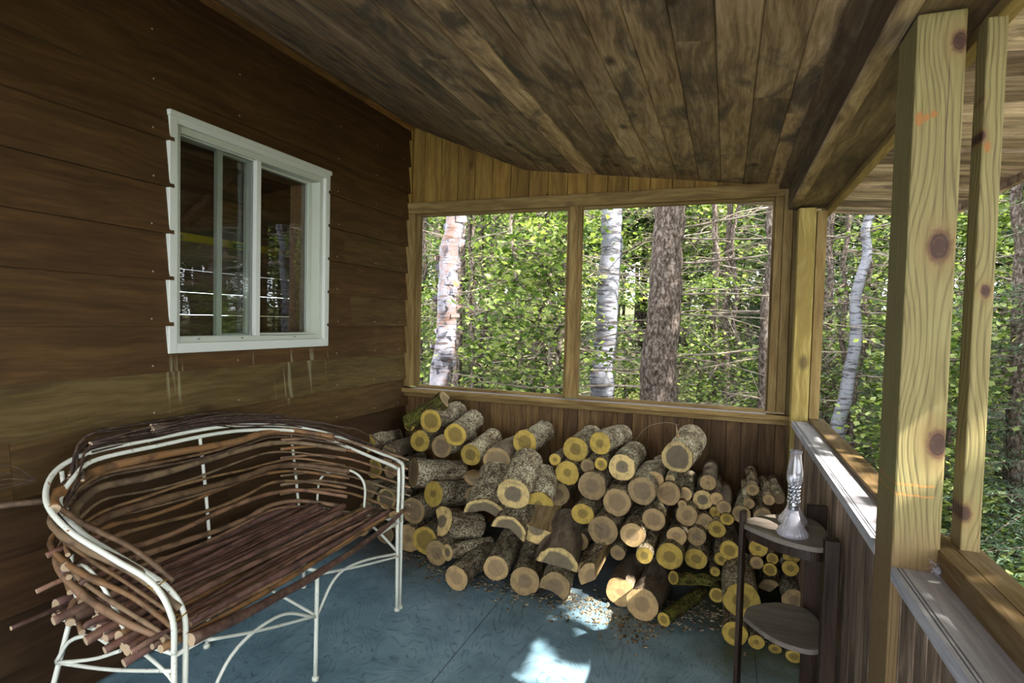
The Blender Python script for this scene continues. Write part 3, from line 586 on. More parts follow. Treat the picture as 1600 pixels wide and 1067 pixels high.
# (px, py, r_px, label, options) : face centre and radius as seen, o: far end, dy: set back, y: face distance
LOGS = [
 (673, 657.5, 18, 'thick round log with brown-centred end, high in the left corner under the sill', dict()),
 (640, 664, 9, 'thin yellow-ended log tucked left of the thick brown-centred corner log', dict()),
 (656, 689, 16.5, 'bright yellow sawn log end in the left corner, second row from the top', dict()),
 (711, 679, 17.5, 'round yellow log lying on top of the pile right of the corner heap', dict(far=(740, 655))),
 (735, 711, 16.5, 'round log with greenish yellow end below the right edge of the corner heap', dict(far=(770, 684))),
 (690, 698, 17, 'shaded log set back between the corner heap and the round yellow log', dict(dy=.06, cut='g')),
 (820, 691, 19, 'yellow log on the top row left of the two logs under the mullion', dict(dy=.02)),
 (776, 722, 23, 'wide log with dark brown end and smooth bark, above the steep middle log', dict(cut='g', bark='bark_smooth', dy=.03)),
 (867, 718, 9, 'thin bluish-barked log with a dark pith dot near the top row', dict(bark='bark_smooth')),
 (646, 738, 23, 'long log turned sideways showing its bark, beside the bench arm', dict(far=(722, 741), L=.34, cut='g')),
 (738, 744, 15, 'small split block showing only an orange-brown side', dict(kind='half', ang=-PI / 2, cut='g', dy=-.05, L=.14)),
 (802, 772, 26, 'big log tipped steeply forward on the middle of the pile', dict(far=(825, 722), y=2.78, L=.36, cut='h')),
 (677, 772, 20, 'round log with rough bark pointing left, right of the bench corner', dict(far=(736, 768), L=.34)),
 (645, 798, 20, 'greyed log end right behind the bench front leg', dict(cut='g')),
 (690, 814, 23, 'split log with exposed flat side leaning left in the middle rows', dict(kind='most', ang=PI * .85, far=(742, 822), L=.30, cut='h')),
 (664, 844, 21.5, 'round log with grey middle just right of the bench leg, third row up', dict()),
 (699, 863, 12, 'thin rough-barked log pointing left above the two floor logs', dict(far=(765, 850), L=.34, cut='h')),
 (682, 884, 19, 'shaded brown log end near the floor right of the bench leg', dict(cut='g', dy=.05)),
 (713, 903, 19, 'leftmost loose log on the blue floor, end facing the bench', dict(far=(765, 868), L=.40, cut='t', floor=1)),
 (757, 806, 33, 'wide split log with curved rim lying under the steep middle log', dict(kind='crescent', ang=PI * .55, far=(778, 745), y=2.84, L=.38, cut='h')),
 (793, 833, 29, 'curved split piece with pale rim below the wide split log', dict(kind='crescent', ang=PI * .62, far=(812, 790), y=2.80, L=.32, cut='h')),
 (841, 789, 23, 'flat orange-faced split piece right of the steep middle log', dict(kind='half', ang=PI * .5, far=(850, 745), y=2.86, L=.30, cut='y')),
 (838, 824, 28, 'split log with curved side down, between orange piece and big half log', dict(kind='half', ang=-PI * .42, far=(855, 780), y=2.86, L=.34, cut='h')),
 (775, 888, 20, 'round log slanting down to the floor under the curved split piece', dict(far=(800, 842), y=2.80, L=.36, cut='t')),
 (820, 908, 22.5, 'round grey-faced log on the floor left of the half-round floor log', dict(cut='g', far=(832, 872), floor=1)),
 (870, 885, 33, 'big half log with dark heart and smooth side at the pile foot', dict(kind='half', ang=PI * .56, far=(888, 822), y=2.74, L=.40, cut='h', bark='bark_smooth')),
 (867, 918, 24, 'half-round log flat side down on the blue floor', dict(kind='most', ang=PI * .62, cut='g', far=(880, 888), floor=1)),
 (637, 872, 21, 'tan log end on the floor directly behind the bench front leg', dict(cut='t', dy=.03)),
 (899, 702, 19, 'oval yellow log end on the top row under the mullion', dict()),
 (937, 693, 17, 'yellow log with dark crack spot, right of the oval end on the top row', dict(far=(972, 680))),
 (886, 739, 19, 'yellow log with brown ring directly below the oval top log', dict()),
 (925, 759, 21.5, 'greyish tan log end in the second full row below the mullion', dict(cut='g')),
 (918, 728, 10.5, 'small shaded log end squeezed below the two top-row logs', dict(cut='g', dy=.02)),
 (939, 725, 9.5, 'small yellow log end left of the large pale ring log', dict()),
 (972, 730, 20.5, 'large pale log with dark ring on the second row from the top', dict(cut='h')),
 (964, 785, 21.5, 'tan log with fine saw lines in the centre of the right stack', dict(cut='t')),
 (910, 803, 17.5, 'teardrop-shaped yellow log end left of the streaked grey log', dict(ey=.88)),
 (942, 829, 22.5, 'streaked grey log end with slanting cracks, mid pile', dict(cut='g')),
 (1003, 767, 21.5, 'wide brown log end left of the small round trio', dict(cut='g')),
 (1022, 748, 14.5, 'oval pale log end with heavy bark above the wide brown end', dict(ey=.72, cut='t', dy=.03)),
 (1047, 749, 6.5, 'tiny round stick end between oval end and big top log', dict(cut='t')),
 (1044, 771, 18, 'log end half yellow half brown right of the wide brown end', dict(cut='t')),
 (1058, 714, 24, 'biggest top log with dark heart and bark splinter, under the right pane', dict(far=(1080, 686), y=3.10, L=.40, cut='h')),
 (1070, 772, 10.5, 'small pinkish log end under the biggest top log', dict(cut='t')),
 (1066, 788, 6, 'tiny log end just below the small pinkish end', dict(cut='t', dy=-.01)),
 (1073, 805, 16, 'log end with pale outer ring below the tiny end', dict(cut='t')),
 (1021, 812, 17, 'clean tan log end left of the pale-ringed end', dict(cut='t')),
 (988, 836, 18.5, 'clean peach log end above the thin log pair', dict(cut='t')),
 (1057, 838, 14.5, 'small peach log end on the big pale round end', dict(cut='t')),
 (1106, 754, 11.5, 'highest of the four grey-barked slim logs at right, pinkish end', dict(cut='t', bark='bark_smooth')),
 (1119, 779, 9.5, 'second grey-barked slim log, just right of the brown-hearted end', dict(cut='t', bark='bark_smooth')),
 (1098, 781, 14.5, 'brown-hearted log end under the highest slim log', dict(cut='h')),
 (1131, 793, 10.5, 'third grey-barked slim log, furthest right with long bark side', dict(cut='t', bark='bark_smooth')),
 (1118, 801, 9, 'shaded greenish log end under the second slim log', dict(cut='y', dy=.04)),
 (1136, 811, 10, 'oval yellow log end under the third slim log', dict(ey=.85)),
 (1100, 815, 12.5, 'greyed log end right of the pale-ringed end', dict(cut='g')),
 (1120, 827, 12.5, 'round yellow log end beside the greyed end at right', dict()),
 (1088, 838, 14, 'greyed tan log end right of the small peach end', dict(cut='g')),
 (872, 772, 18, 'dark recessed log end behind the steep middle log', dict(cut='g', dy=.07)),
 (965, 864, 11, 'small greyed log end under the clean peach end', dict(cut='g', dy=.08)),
 (1007, 868, 12.5, 'small yellow-ringed log end above the sunlit floor log', dict()),
 (1046, 869, 20.5, 'big pale yellow round end in the lower right stack', dict(cut='y')),
 (1087, 873, 17, 'yellow log with brown ring at the foot of the right stack', dict(ey=.88, cut='y')),
 (913, 889, 11, 'small round tan end between half log and split slab at the floor', dict(cut='t', dy=-.04)),
 (930, 905, 27, 'rough split slab with shaggy bark, partly in sunlight', dict(kind='third', ang=PI * .15, far=(958, 850), y=2.72, L=.36, cut='t')),
 (969, 925, 22, 'smooth-sided log with its end lit by the sun on the floor', dict(far=(990, 888), cut='t', bark='bark_smooth', floor=1, L=.36)),
 (1003, 944, 25, 'large smooth log on the floor half in sun half in shade', dict(far=(1030, 893), cut='t', bark='bark_smooth', floor=1, L=.42)),
 (1037, 968, 10, 'thin dark log lying loose on the floor nearest the camera', dict(far=(1096, 926), cut='y', floor=1, L=.42, bark='bark_moss')),
 (1052, 903, 10, 'mossy log lying crosswise at the foot of the right stack', dict(far=(1135, 908), L=.42, cut='y', bark='bark_moss')),
 (1159, 938, 27, 'thick rough-barked log behind the table leg, lower level', dict(y=2.77, cut='y')),
 (1148, 990, 18.5, 'log with dark centre on the floor behind the thin table leg', dict(floor=1, cut='y')),
 (1120, 930, 11, 'mossy greenish stub behind the loose thin floor log', dict(cut='y', bark='bark_moss', dy=.05)),
 (1185, 857, 13, 'yellow log end seen just under the table top', dict()),
 (1182, 879, 9.5, 'small shaded log end below the one under the table top', dict(cut='g')),
 (1207, 873, 8, 'small yellow log end in the middle of the group under the table top', dict()),
 (1203, 890, 9.5, 'lowest orange-yellow log end between the table legs', dict()),
 (1237, 870, 12, 'flattened yellow log end under the table top near the corner', dict(ey=.7)),
 (1235, 888, 11.5, 'yellow-green log end under the flattened one near the corner', dict()),
 (1140, 860, 14.5, 'cracked yellow log end just left of the table leg', dict()),
 (1127, 873, 10, 'half-hidden yellow end left of the cracked one', dict(dy=.03)),
 (1150, 882, 7.5, 'small sliver of yellow end against the table leg', dict(dy=.03)),
 (1117, 893, 7, 'small yellow stub above the mossy greenish stub', dict(dy=.02)),
 (1158, 803, 13, 'rough brown log standing up behind the table leg top', dict(far=(1165, 775), cut='g', dy=.02)),
 (1176, 765, 9, 'dark yellow stick end high behind the table', dict(dy=.03, cut='g')),
 (1201, 781, 8, 'pale round stick end behind the table left of the lamps', dict(cut='t')),
 (1217, 779, 8, 'dim stick end touching the lamp chimney outline', dict(cut='g', dy=.02)),
 (1192, 806, 12.5, 'brown log end just above the rear edge of the table top', dict(cut='g')),
 (1170, 787, 8, 'dark rough stick right of the standing brown log', dict(cut='g', dy=.02)),
 (1182, 1003, 11, 'low yellow end under the front of the lower shelf', dict(floor=1)),
 (1211, 1014, 9, 'flattened yellow end under the middle of the lower shelf', dict(ey=.7, floor=1)),
 (1240, 1026, 11, 'yellow end on the floor under the right of the lower shelf', dict(ey=.8, floor=1)),
 (1240, 938, 17, 'dark log in the corner between shelf and half wall', dict(cut='g', dy=.05)),
 (1203, 925, 19, 'orange-brown split piece in the dark above the lower shelf', dict(kind='third', ang=PI * .4, cut='g', dy=.05)),
 (554, 666, 14.5, 'highest log behind the bench, mottled bark turned right', dict(far=(592, 657), y=3.30, L=.36)),
 (574, 692, 14, 'second mottled log behind the bench, below the highest', dict(far=(618, 681), y=3.26, L=.38)),
 (533, 699, 9.5, 'small yellow end seen over the bench rail', dict()),
 (568, 711, 13, 'yellow end just under the second mottled log behind the bench', dict(dy=.03)),
 (537, 724, 12.5, 'shaded end behind the bench arch, upper left', dict(cut='g')),
 (608, 708, 13, 'purplish-barked log below the second mottled log', dict(cut='g', dy=.03, bark='bark_smooth')),
 (584, 732, 15, 'round end crossed by the bench arm twigs', dict()),
 (549, 746, 14, 'end framed by the small white bench arch', dict(cut='g')),
 (610, 736, 11, 'brown end tucked beneath the bench rail tip', dict(cut='g')),
 (604, 779, 16.5, 'bright ringed end just left of the bench front leg top', dict(cut='h')),
 (575, 765, 14, 'greyed end between arch and ringed end', dict(cut='g')),
 (537, 781, 13.5, 'dim end inside the lower part of the small white arch', dict(cut='g')),
 (572, 796, 13, 'tan end just over the right end of the bench seat', dict(cut='g')),
 (617, 812, 13, 'tan end touching the seat front branch tip', dict(cut='t')),
 (602, 835, 14.5, 'greyed end under the right end of the seat', dict(cut='g')),
 (564, 862, 14, 'round end on the floor under the seat, furthest left', dict(cut='t')),
 (740, 775, 14, 'dark end behind the rough-barked log pointing left', dict(dy=.12, cut='g')),
 (906, 846, 13, 'dark rough log right of the big half log', dict(dy=.10, cut='g', L=.3)),
]
for i, (px, py, r, lab, o) in enumerate(LOGS):
    if o.get('floor'):
        A = at(px, py + r * o.get('ey', 1), 2, 0.004); A = at(px, py, 1, A.y)
    elif 'y' in o: A = at(px, py, 1, o['y'])
    else: A = front(px, py, o.get('dy', 0.0))
    depth = -(ROT.transposed() @ (A - CAM)).z
    R = r * depth / F_PX
    if A.z < R * o.get('ey', 1) and o.get('kind', 'round') in ('round', 'most'): A.z = R * o.get('ey', 1) * 1.0 + .003
    L = o.get('L', .40)
    if 'far' in o:
        d = ray(*o['far']).normalized(); w = CAM - A; b = w.dot(d); c = w.dot(w) - L * L; disc = b * b - c
        if disc < 0: s = -b; B = CAM + d * s; B = A + (B - A).normalized() * L
        else: B = CAM + d * (-b + math.sqrt(disc))
        if B.z < R * .9: B.z = R * .95
    else:
        rs = random.Random(i * 13 + 1); B = A + Vector((rs.uniform(-.02, .02), 1, rs.uniform(-.015, .015))).normalized() * L
    if B.y > 3.74: B = A + (B - A) * ((3.74 - A.y) / (B.y - A.y))
    make_log(A, B, R, lab, o.get('kind', 'round'), o.get('ang', PI / 2), o.get('cut', 'y'), o.get('bark', 'bark'), i, o.get('ey', 1.0))
# diagonal log on the corner heap, its pale cut end up and to the right
make_log(at(697, 624, 1, 3.36), at(640, 662, 1, 3.36), .062, 'slanting split log leaning on the sill at the left corner', 'most', PI * .3, 'g', 'bark_moss', 501)
# splinter and bent wire on the biggest top log
mb = MB(); a = at(1062, 688, 1, 3.22); mb.tube(smooth([a, a + Vector((-.012, 0, .03)), a + Vector((-.022, .005, .085))], 4), lambda t: .016 * (1 - t) + .001, 7, wob=.3)
tag(mb.build('wood_splinter', M['split']), 'pale torn splinter sticking up from the biggest top log', 'splinter')
mb = MB(); mb.tube(smooth([at(x, y, 1, 3.5) for x, y in ((993, 690), (1005, 672), (1022, 663), (1042, 660), (1060, 664))], 5), .0012, 5)
tag(mb.build('loose_wire', plain('wire_grey', (.2, .18, .13))), 'thin bent stem arching beside the biggest top log', 'wire')
# bark crumbs along the foot of the pile
mb = MB(); rs = random.Random(77)
for k in range(1500):
    px = rs.uniform(600, 1250); yb = base_y(px) + rs.gauss(.03, .09) - (0.02 if px > 650 else 0); d = ray(px, 900); x = CAM.x + d.x / d.y * yb
    if x < XL + .05 or x > XR - .03: continue
    s = rs.uniform(.002, .011); M4 = Matrix.Translation((x, yb, .001 + s * .25)) @ Matrix.Rotation(rs.random() * 6, 4, 'Z') @ Matrix.Rotation(rs.gauss(0, .2), 4, 'X')
    mb.box(-s, s, -s * .5, s * .5, -s * .2, s * .25, 0, 0, M4)
tag(mb.build('bark_crumbs', M['bark']), 'bark crumbs and dirt scattered along the foot of the firewood pile', 'debris', kind='stuff')

# ------------------------------------------------------------------ twig bench on a white metal frame
M['white'] = NT('chipped_white_enamel', .4).m
def white_mat():
    m = NT('chipped_cream_enamel', .38, .5); p = m.obj(); c = m.mix(m.step(m.noise(p, 60, 4), .66, .70), (0.66, .68, .60), (.24, .12, .04)); m.col(c); return m.m
M['white'] = white_mat()
def twig_mat(name, cols):
    m = NT(name, .6, .35); p = m.obj(); r = m.rnd(); q = m.vm('ADD', p, m.n('ShaderNodeCombineXYZ', {0: m.math('MULTIPLY', r, 30), 1: 0., 2: 0.}).outputs[0]).outputs[0]
    a = m.noise(q, 40, 4, .6); c = m.ramp(r, cols); c = m.mix(m.math('MULTIPLY', m.step(a, .45, .7), .5), c, (0.20, .145, .085)); c = m.mix(m.math('MULTIPLY', m.step(m.noise(q, 14, 3), .5, .62), .6), c, (.028, .016, .012))
    m.col(c); m.bump(a, .5, .003); return m.m
M['twig'] = twig_mat('twig_bark', [(0, (.07, .042, .028)), (.3, (.15, .08, .034)), (.5, (.24, .115, .040)), (.7, (.13, .10, .06)), (.85, (.19, .125, .07)), (1, (.26, .13, .075))])
M['twig_red'] = twig_mat('red_twig_bark', [(0, (.075, .036, .03)), (.4, (.16, .07, .05)), (.7, (.13, .062, .058)), (1, (.24, .125, .085))])
M['twig_thin'] = twig_mat('thin_twig_bark', [(0, (.025, .015, .014)), (1, (.075, .045, .035))])
M['twig_end'] = NT('twig_cut_end', .7).m; M['twig_end'].node_tree.nodes['Principled BSDF'].inputs[0].default_value = (.42, .31, .20, 1)
bench = thing('twig_bench', 'rustic bench of bent brown branches on a white metal frame by the left wall', 'bench', (-1.78, 1.82, 0))
BL = Vector((-1.78, 1.82, 0))
def bt_(pts, r, name, mat=None, n=8, k=5, wob=0.0, seed=0, cap=1, label=None):
    m_ = MB(); P = smooth([Vector(p) - BL for p in pts], k); m_.tube(P, r, n, cap=cap if isinstance(mat, list) else None, wob=wob, seed=seed)
    o = m_.build(name, mat or M['white'], bench)
    if label: o['label'] = label
    return o
YC = 1.82; YR = 2.445; YL = 1.195
# hoop: front leg - arm - back rail - arm - front leg
def hoop(off, h):
    return [(-1.48, YL + off, .45), (-1.483, YL - .005 + off, .56), (-1.535, YL - .025 + off, .66 + h), (-1.66, YL - .055 + off, .725 + h), (-1.82, YL - .075 + off, .79 + h), (-1.96, YL - .055 + off, .855 + h), (-2.06 + off, YL + .03 + off, .915 + h),
            (-2.10 + off, 1.36, .945 + h), (-2.115 + off, 1.60, .945 + h), (-2.115 + off, YC + .03, .945 + h), (-2.11 + off, 2.05, .93 + h), (-2.07 + off, 2.27, .895 + h), (-1.98, 2.44 - off * .6, .845 + h), (-1.84, YR + .075 - off, .79 + h), (-1.66, YR + .065 - off, .75 + h), (-1.52, YR + .04 - off, .725 + h), (-1.482, YR + .01 - off, .68), (-1.48, YR - off, .45)]
bt_(hoop(0, 0), .0085, 'outer_rail', n=10, k=6)
bt_(hoop(.038, -.02), .0080, 'inner_rail', n=10, k=6)
def leg(p0, p1, nm='leg'):
    m_ = MB(); P = [Vector(p0) - BL, Vector(p1) - BL]; m_.tube([P[0].lerp(P[1], i / 4) for i in range(5)], .0085, 10); o = m_.build(nm, M['white'], bench)
    f = MB(); q = Vector(p1) - BL; f.lathe([(0, .0), (.014, .0), (.014, .012), (.010, .016), (0, .016)], 12, c=(q.x, q.y, 0.0015)); f.build('foot_cap', M['white'], o); return o
leg((-1.48, YR, .46), (-1.478, YR - .005, .004)); leg((-1.48, YR - .038, .46), (-1.478, YR - .03, .004)); leg((-1.48, YC, .44), (-1.482, YC, .004))
leg((-1.48, YL, .46), (-1.482, YL, .004)); leg((-1.48, YL + .038, .46), (-1.478, YL + .03, .004))
leg((-2.02, YL + .06, .45), (-2.06, YL - .03, .004)); leg((-2.02, YR - .06, .45), (-2.06, YR - .02, .004)); leg((-2.03, YC, .45), (-2.06, YC, .004))
for (y, z0, z1) in ((2.34, .44, .885), (1.80, .44, .93), (1.26, .44, .905)): bt_([(-2.02, y, z0), (-2.06, y + .01, (z0 + z1) / 2), (-2.085, y, z1)], .007, 'back_post')
# seat frame
bt_([(-1.48, YL - .0, .445), (-1.48, YC, .44), (-1.48, YR, .445)], .0075, 'seat_rail'); bt_([(-2.02, YL + .05, .445), (-2.02, YR - .05, .445)], .0075, 'seat_rail')
for y in (YL + .01, YC, YR - .01): bt_([(-1.48, y, .443), (-2.02, y, .443)], .007, 'cross_rail')
# braces and arches
bt_([(-1.48, YC, .262), (-1.48, YC + .12, .37), (-1.48, YC + .30, .305 + .06), (-1.48, YR - .02, .285)], .006, 'arch_brace', k=7)
bt_([(-1.48, YC + .03, .42), (-1.48, YC + .30, .345), (-1.48, YR - .01, .268)], .0055, 'brace')
bt_([(-1.48, YC - .01, .262), (-1.48, YC - .2, .36), (-1.48, YC - .42, .33), (-1.48, YL + .06, .12)], .006, 'arch_brace', k=7)
bt_([(-1.48, YC - .01, .265), (-1.48, YC - .3, .355), (-1.48, YL + .12, .43)], .0055, 'brace')
bt_([(-1.48, YC, .262), (-1.74, YC - .02, .35), (-2.03, YC, .43)], .006, 'brace')
bt_([(-1.48, YR - .02, .285), (-1.62, YR - .01, .38), (-1.74, YR - .01, .43)], .006, 'brace')
bt_([(-1.48, YL + .02, .30), (-1.50, YL + .0, .38), (-1.62, YL, .43)], .006, 'arch_brace')
bt_([(-2.04, YL + .02, .285), (-1.97, YL + .02, .37), (-1.86, YL + .02, .41), (-1.76, YL + .01, .405)], .0065, 'arch_brace')
bt_([(-2.04, YL + .02, .28), (-1.86, YL + .02, .335), (-1.72, YL + .01, .40)], .006, 'brace'); bt_([(-2.04, YL + .02, .28), (-1.76, YL + .01, .33), (-1.48, YL, .40)], .006, 'brace')
bt_([(-1.96, 2.40, .45), (-1.955, 2.42, .60), (-1.86, 2.43, .655), (-1.76, 2.43, .66), (-1.69, 2.43, .60), (-1.685, 2.42, .45)], .006, 'arm_arch', k=7)
bt_([(-1.95, 1.24, .45), (-1.94, 1.20, .59), (-1.85, 1.17, .66), (-1.76, 1.16, .64), (-1.70, 1.17, .56), (-1.66, 1.19, .45)], .006, 'arm_arch', k=7)
# rusty wire ties
M['tie'] = plain('brass_wire', (.34, .20, .03), .45, .5)
for c in ((-1.535, YL - .008, .655), (-1.483, YL + .018, .555), (-1.48, YR - .02, .50)):
    m_ = MB(); C3 = Vector(c) - BL; P = [C3 + Vector((.011 * math.cos(a), .030 * math.sin(a), .004 * math.sin(2 * a))) for a in [2 * PI * i / 16 for i in range(17)]]; m_.tube(P, .0022, 5); m_.build('wire_tie', M['tie'], bench)
# branches
rb = random.Random(21)
TW = [M['twig'], M['twig_end']]; TR = [M['twig_red'], M['twig_end']]; TT = [M['twig_thin'], M['twig_end']]
def wig(p, a): return Vector(p) + Vector((rb.gauss(0, a), 0, rb.gauss(0, a)))
def knobby(r, sd):
    ks = [(rb.random(), rb.uniform(.15, .4)) for _ in range(5)]
    return lambda t: r * (1.12 - .3 * t) * (1 + sum(h * math.exp(-((t - k) / .012) ** 2) for k, h in ks))
# seat: front branch, then a bed of parallel ones
bt_([(-1.463, 1.235, .475), (-1.460, 1.42, .458), (-1.462, 1.62, .447), (-1.463, 1.82, .443), (-1.465, 2.05, .448), (-1.468, 2.28, .465), (-1.475, 2.47, .497)], lambda t: .0195 - .010 * t, 'branch', TR, 12, 6, .15, 3)
x = -1.497; i = 0
while x > -2.03:
    r = rb.choice((.008, .010, .012, .015, .018)); x -= r
    a = YL + rb.uniform(-.07, .03) + (.03 if x < -1.75 else 0); b = YR + rb.uniform(-.14, .02) - (.05 if x < -1.8 else 0); ph = rb.random() * 6; am = rb.uniform(.003, .009)
    pts = [(x + am * math.sin(ph + 4 * t), a + (b - a) * t, .455 + r + .012 * abs(t - .5) * 2 + am * math.cos(ph + 5 * t)) for t in [j / 7 for j in range(8)]]
    bt_(pts, knobby(r, i), 'branch', TR if rb.random() < .75 else TW, 9, 5, .18, i); x -= r * .9; i += 1
for j in range(11):   # thinner ones lying on top of the bed
    xx = -1.51 - j * .045 + rb.uniform(-.01, .01); r = rb.choice((.006, .008, .011)); a = YL + rb.uniform(-.15, .15); b = YR + rb.uniform(-.25, 0.0)
    pts = [(xx + .012 * math.sin(j + 5 * t), a + (b - a) * t, .482 + r + .006 * math.sin(j * 2 + 7 * t)) for t in [q / 7 for q in range(8)]]
    bt_(pts, knobby(r, j), 'branch', TR, 8, 5, .2, 50 + j)
# back: branches along the back that bow forward into the arms at both ends
for j, (z_, r, lx) in enumerate(((.885, .015, .0), (.865, .006, .01), (.825, .013, .04), (.775, .005, .02), (.745, .006, .05), (.715, .015, .02), (.68, .008, .03), (.63, .008, .05), (.585, .011, .05), (.53, .012, .05), (.50, .008, .06), (.85, .005, .03), (.70, .005, .0))):
    am = rb.uniform(.006, .014); ph = rb.random() * 6; lo = rb.uniform(.0, .06); ex = rb.uniform(0, .10)
    xb = -2.055 + .10 * (.95 - z_) - rb.uniform(0, .01)
    yl = YL - .035 + lo
    pts = [(xb + .13 + ex * .5, yl - .035, z_ - .05), (xb + .06 + lx * .3, yl + .02, z_ - .03)] + [(xb + am * .6 * math.sin(ph + 3 * t), 1.36 + 0.80 * t, z_ + am * math.sin(ph + 6 * t)) for t in (0, .2, .4, .6, .8, 1)] + [(xb + .035, 2.32, z_ - .02), (xb + .17 + ex, 2.42, z_ - .055)]
    bt_(pts, knobby(r, j), 'branch', TW, 9, 5, .2, 80 + j)
# arm branches, left arm runs forward and down, right arm likewise
for j in range(7):
    o = j * .018; r = rb.choice((.007, .009, .012)); zz = .86 - j * .035
    pts = [(-2.07 + .01 * j, YL + .10 - .008 * j, zz + .03), (-1.98, YL - .02 + rb.uniform(-.02, .02), zz - .01), (-1.82, YL - .045 + rb.uniform(-.015, .02), zz - .06), (-1.64, YL - .02 + rb.uniform(-.015, .02), zz - .12), (-1.50 + rb.uniform(-.03, .02), YL + .02 + rb.uniform(-.01, .02), max(.47, zz - .21))]
    bt_(pts, knobby(r, j), 'branch', TW, 8, 5, .2, 130 + j)
for j in range(7):
    r = rb.choice((.005, .006, .007)); zz = .83 - j * .045
    pts = [(-2.05, 2.24, zz), (-1.97, 2.40, zz - .01), (-1.83, 2.475, zz - .03), (-1.66, 2.48, zz - .055), (-1.47 + rb.uniform(0, .03), 2.46 + rb.uniform(0, .01), zz - .085)]
    bt_(pts, knobby(r, j), 'branch', TW, 8, 5, .2, 150 + j)
# bundle of thin twigs bound round the top rail
for j in range(26):
    u = rb.uniform(-.03, .016); v = rb.uniform(.004, .055); HI = hoop(.045 + u * .6, -.02 - v * .5); H = hoop(u, v); H = HI[:7] + H[7:]; s0 = rb.randint(3, 5) if j % 4 == 0 else rb.randint(6, 8); s1 = rb.randint(12, 16)
    if j % 3 == 0: s1 = rb.randint(9, 12)
    pts = [Vector(p) + Vector((rb.gauss(0, .010), 0, rb.gauss(0, .011))) for p in H[s0:s1]]
    bt_(pts, lambda t, r=rb.uniform(.003, .0055): r * (1.1 - .5 * t), 'branch', TT, 6, 4, .2, 200 + j)
# long side stick and cut stubs poking out to the left
bt_([(-2.0, 1.25, .83), (-2.03, 1.12, .845), (-2.08, 1.02, .85), (-2.10, .955, .855)], .010, 'branch', TW, 9, 5, .25, 300)
for j, (x_, z_, r) in enumerate(((-1.93, .70, .011), (-1.88, .65, .014), (-1.80, .63, .012), (-1.84, .53, .016), (-1.78, .50, .012), (-1.72, .49, .017), (-1.62, .49, .013), (-1.56, .46, .015), (-1.93, .60, .009), (-1.68, .46, .009), (-1.53, .50, .009))):
    bt_([(x_ + .02, YL + .10, z_ + .01), (x_, YL - .03, z_), (x_ - .01, YL - .055 - rb.uniform(-.02, .05), z_ - .01)], r * .85, 'branch', TR, 9, 4, .2, 320 + j)
for j in range(5):
    p = Vector((-2.05, YL - .03, .90)); q = p + Vector((-.02, -.10 - .03 * j, .07 - .03 * j)); bt_([p, (p + q) / 2 + Vector((0, 0, .02)), q], .0018, 'twig_tendril', M['twig_thin'], 5, 4)

# ------------------------------------------------------------------ corner plant stand
pl = thing('plant_stand', 'dark wooden three-legged stand with two shelves, beside the half wall', 'table', (.22, 2.25, 0))
def outline(pts, cx, cy, n=7): return [(p.x - cx, p.y - cy) for p in smooth([Vector((a, b, 0)) for a, b in pts + [pts[0]]], n)[:-1]]
def slab(pts, z0, z1, nm, mat):
    m_ = MB(); ol = outline(pts, .22, 2.25); m_.prism(ol, z0, z1, 2); return m_.build(nm, mat, pl, bevel=.003)
slab([(.085, 2.20), (.10, 2.275), (.205, 2.375), (.31, 2.385), (.352, 2.29), (.345, 2.12), (.30, 2.065), (.19, 2.10)], .722, .740, 'top', M['table_top'])
m_ = MB(); ol = outline([(.10, 2.21), (.115, 2.265), (.21, 2.355), (.30, 2.365), (.335, 2.29), (.33, 2.13), (.295, 2.085), (.20, 2.12)], .22, 2.25); m_.prism(ol, .685, .722, 2); m_.build('apron', M['dark_table'], pl)
slab([(.095, 2.21), (.12, 2.30), (.215, 2.375), (.31, 2.37), (.35, 2.28), (.345, 2.14), (.30, 2.065), (.19, 2.09)], .382, .400, 'shelf', M['table_top'])
def tleg(p, w, d, rz, top, nm='leg'):
    m_ = MB(); m_.box(-w / 2, w / 2, -d / 2, d / 2, 0.001, top, .5, 0, Matrix.Translation((p[0] - .22, p[1] - 2.25, 0)) @ Matrix.Rotation(rz, 4, 'Z')); return m_.build(nm, M['dark_table'], pl, bevel=.004)
tleg((.082, 2.215), .016, .040, -.35, .785); tleg((.343, 2.065), .045, .050, .0, .775); tleg((.345, 2.405), .070, .018, .0, .785)
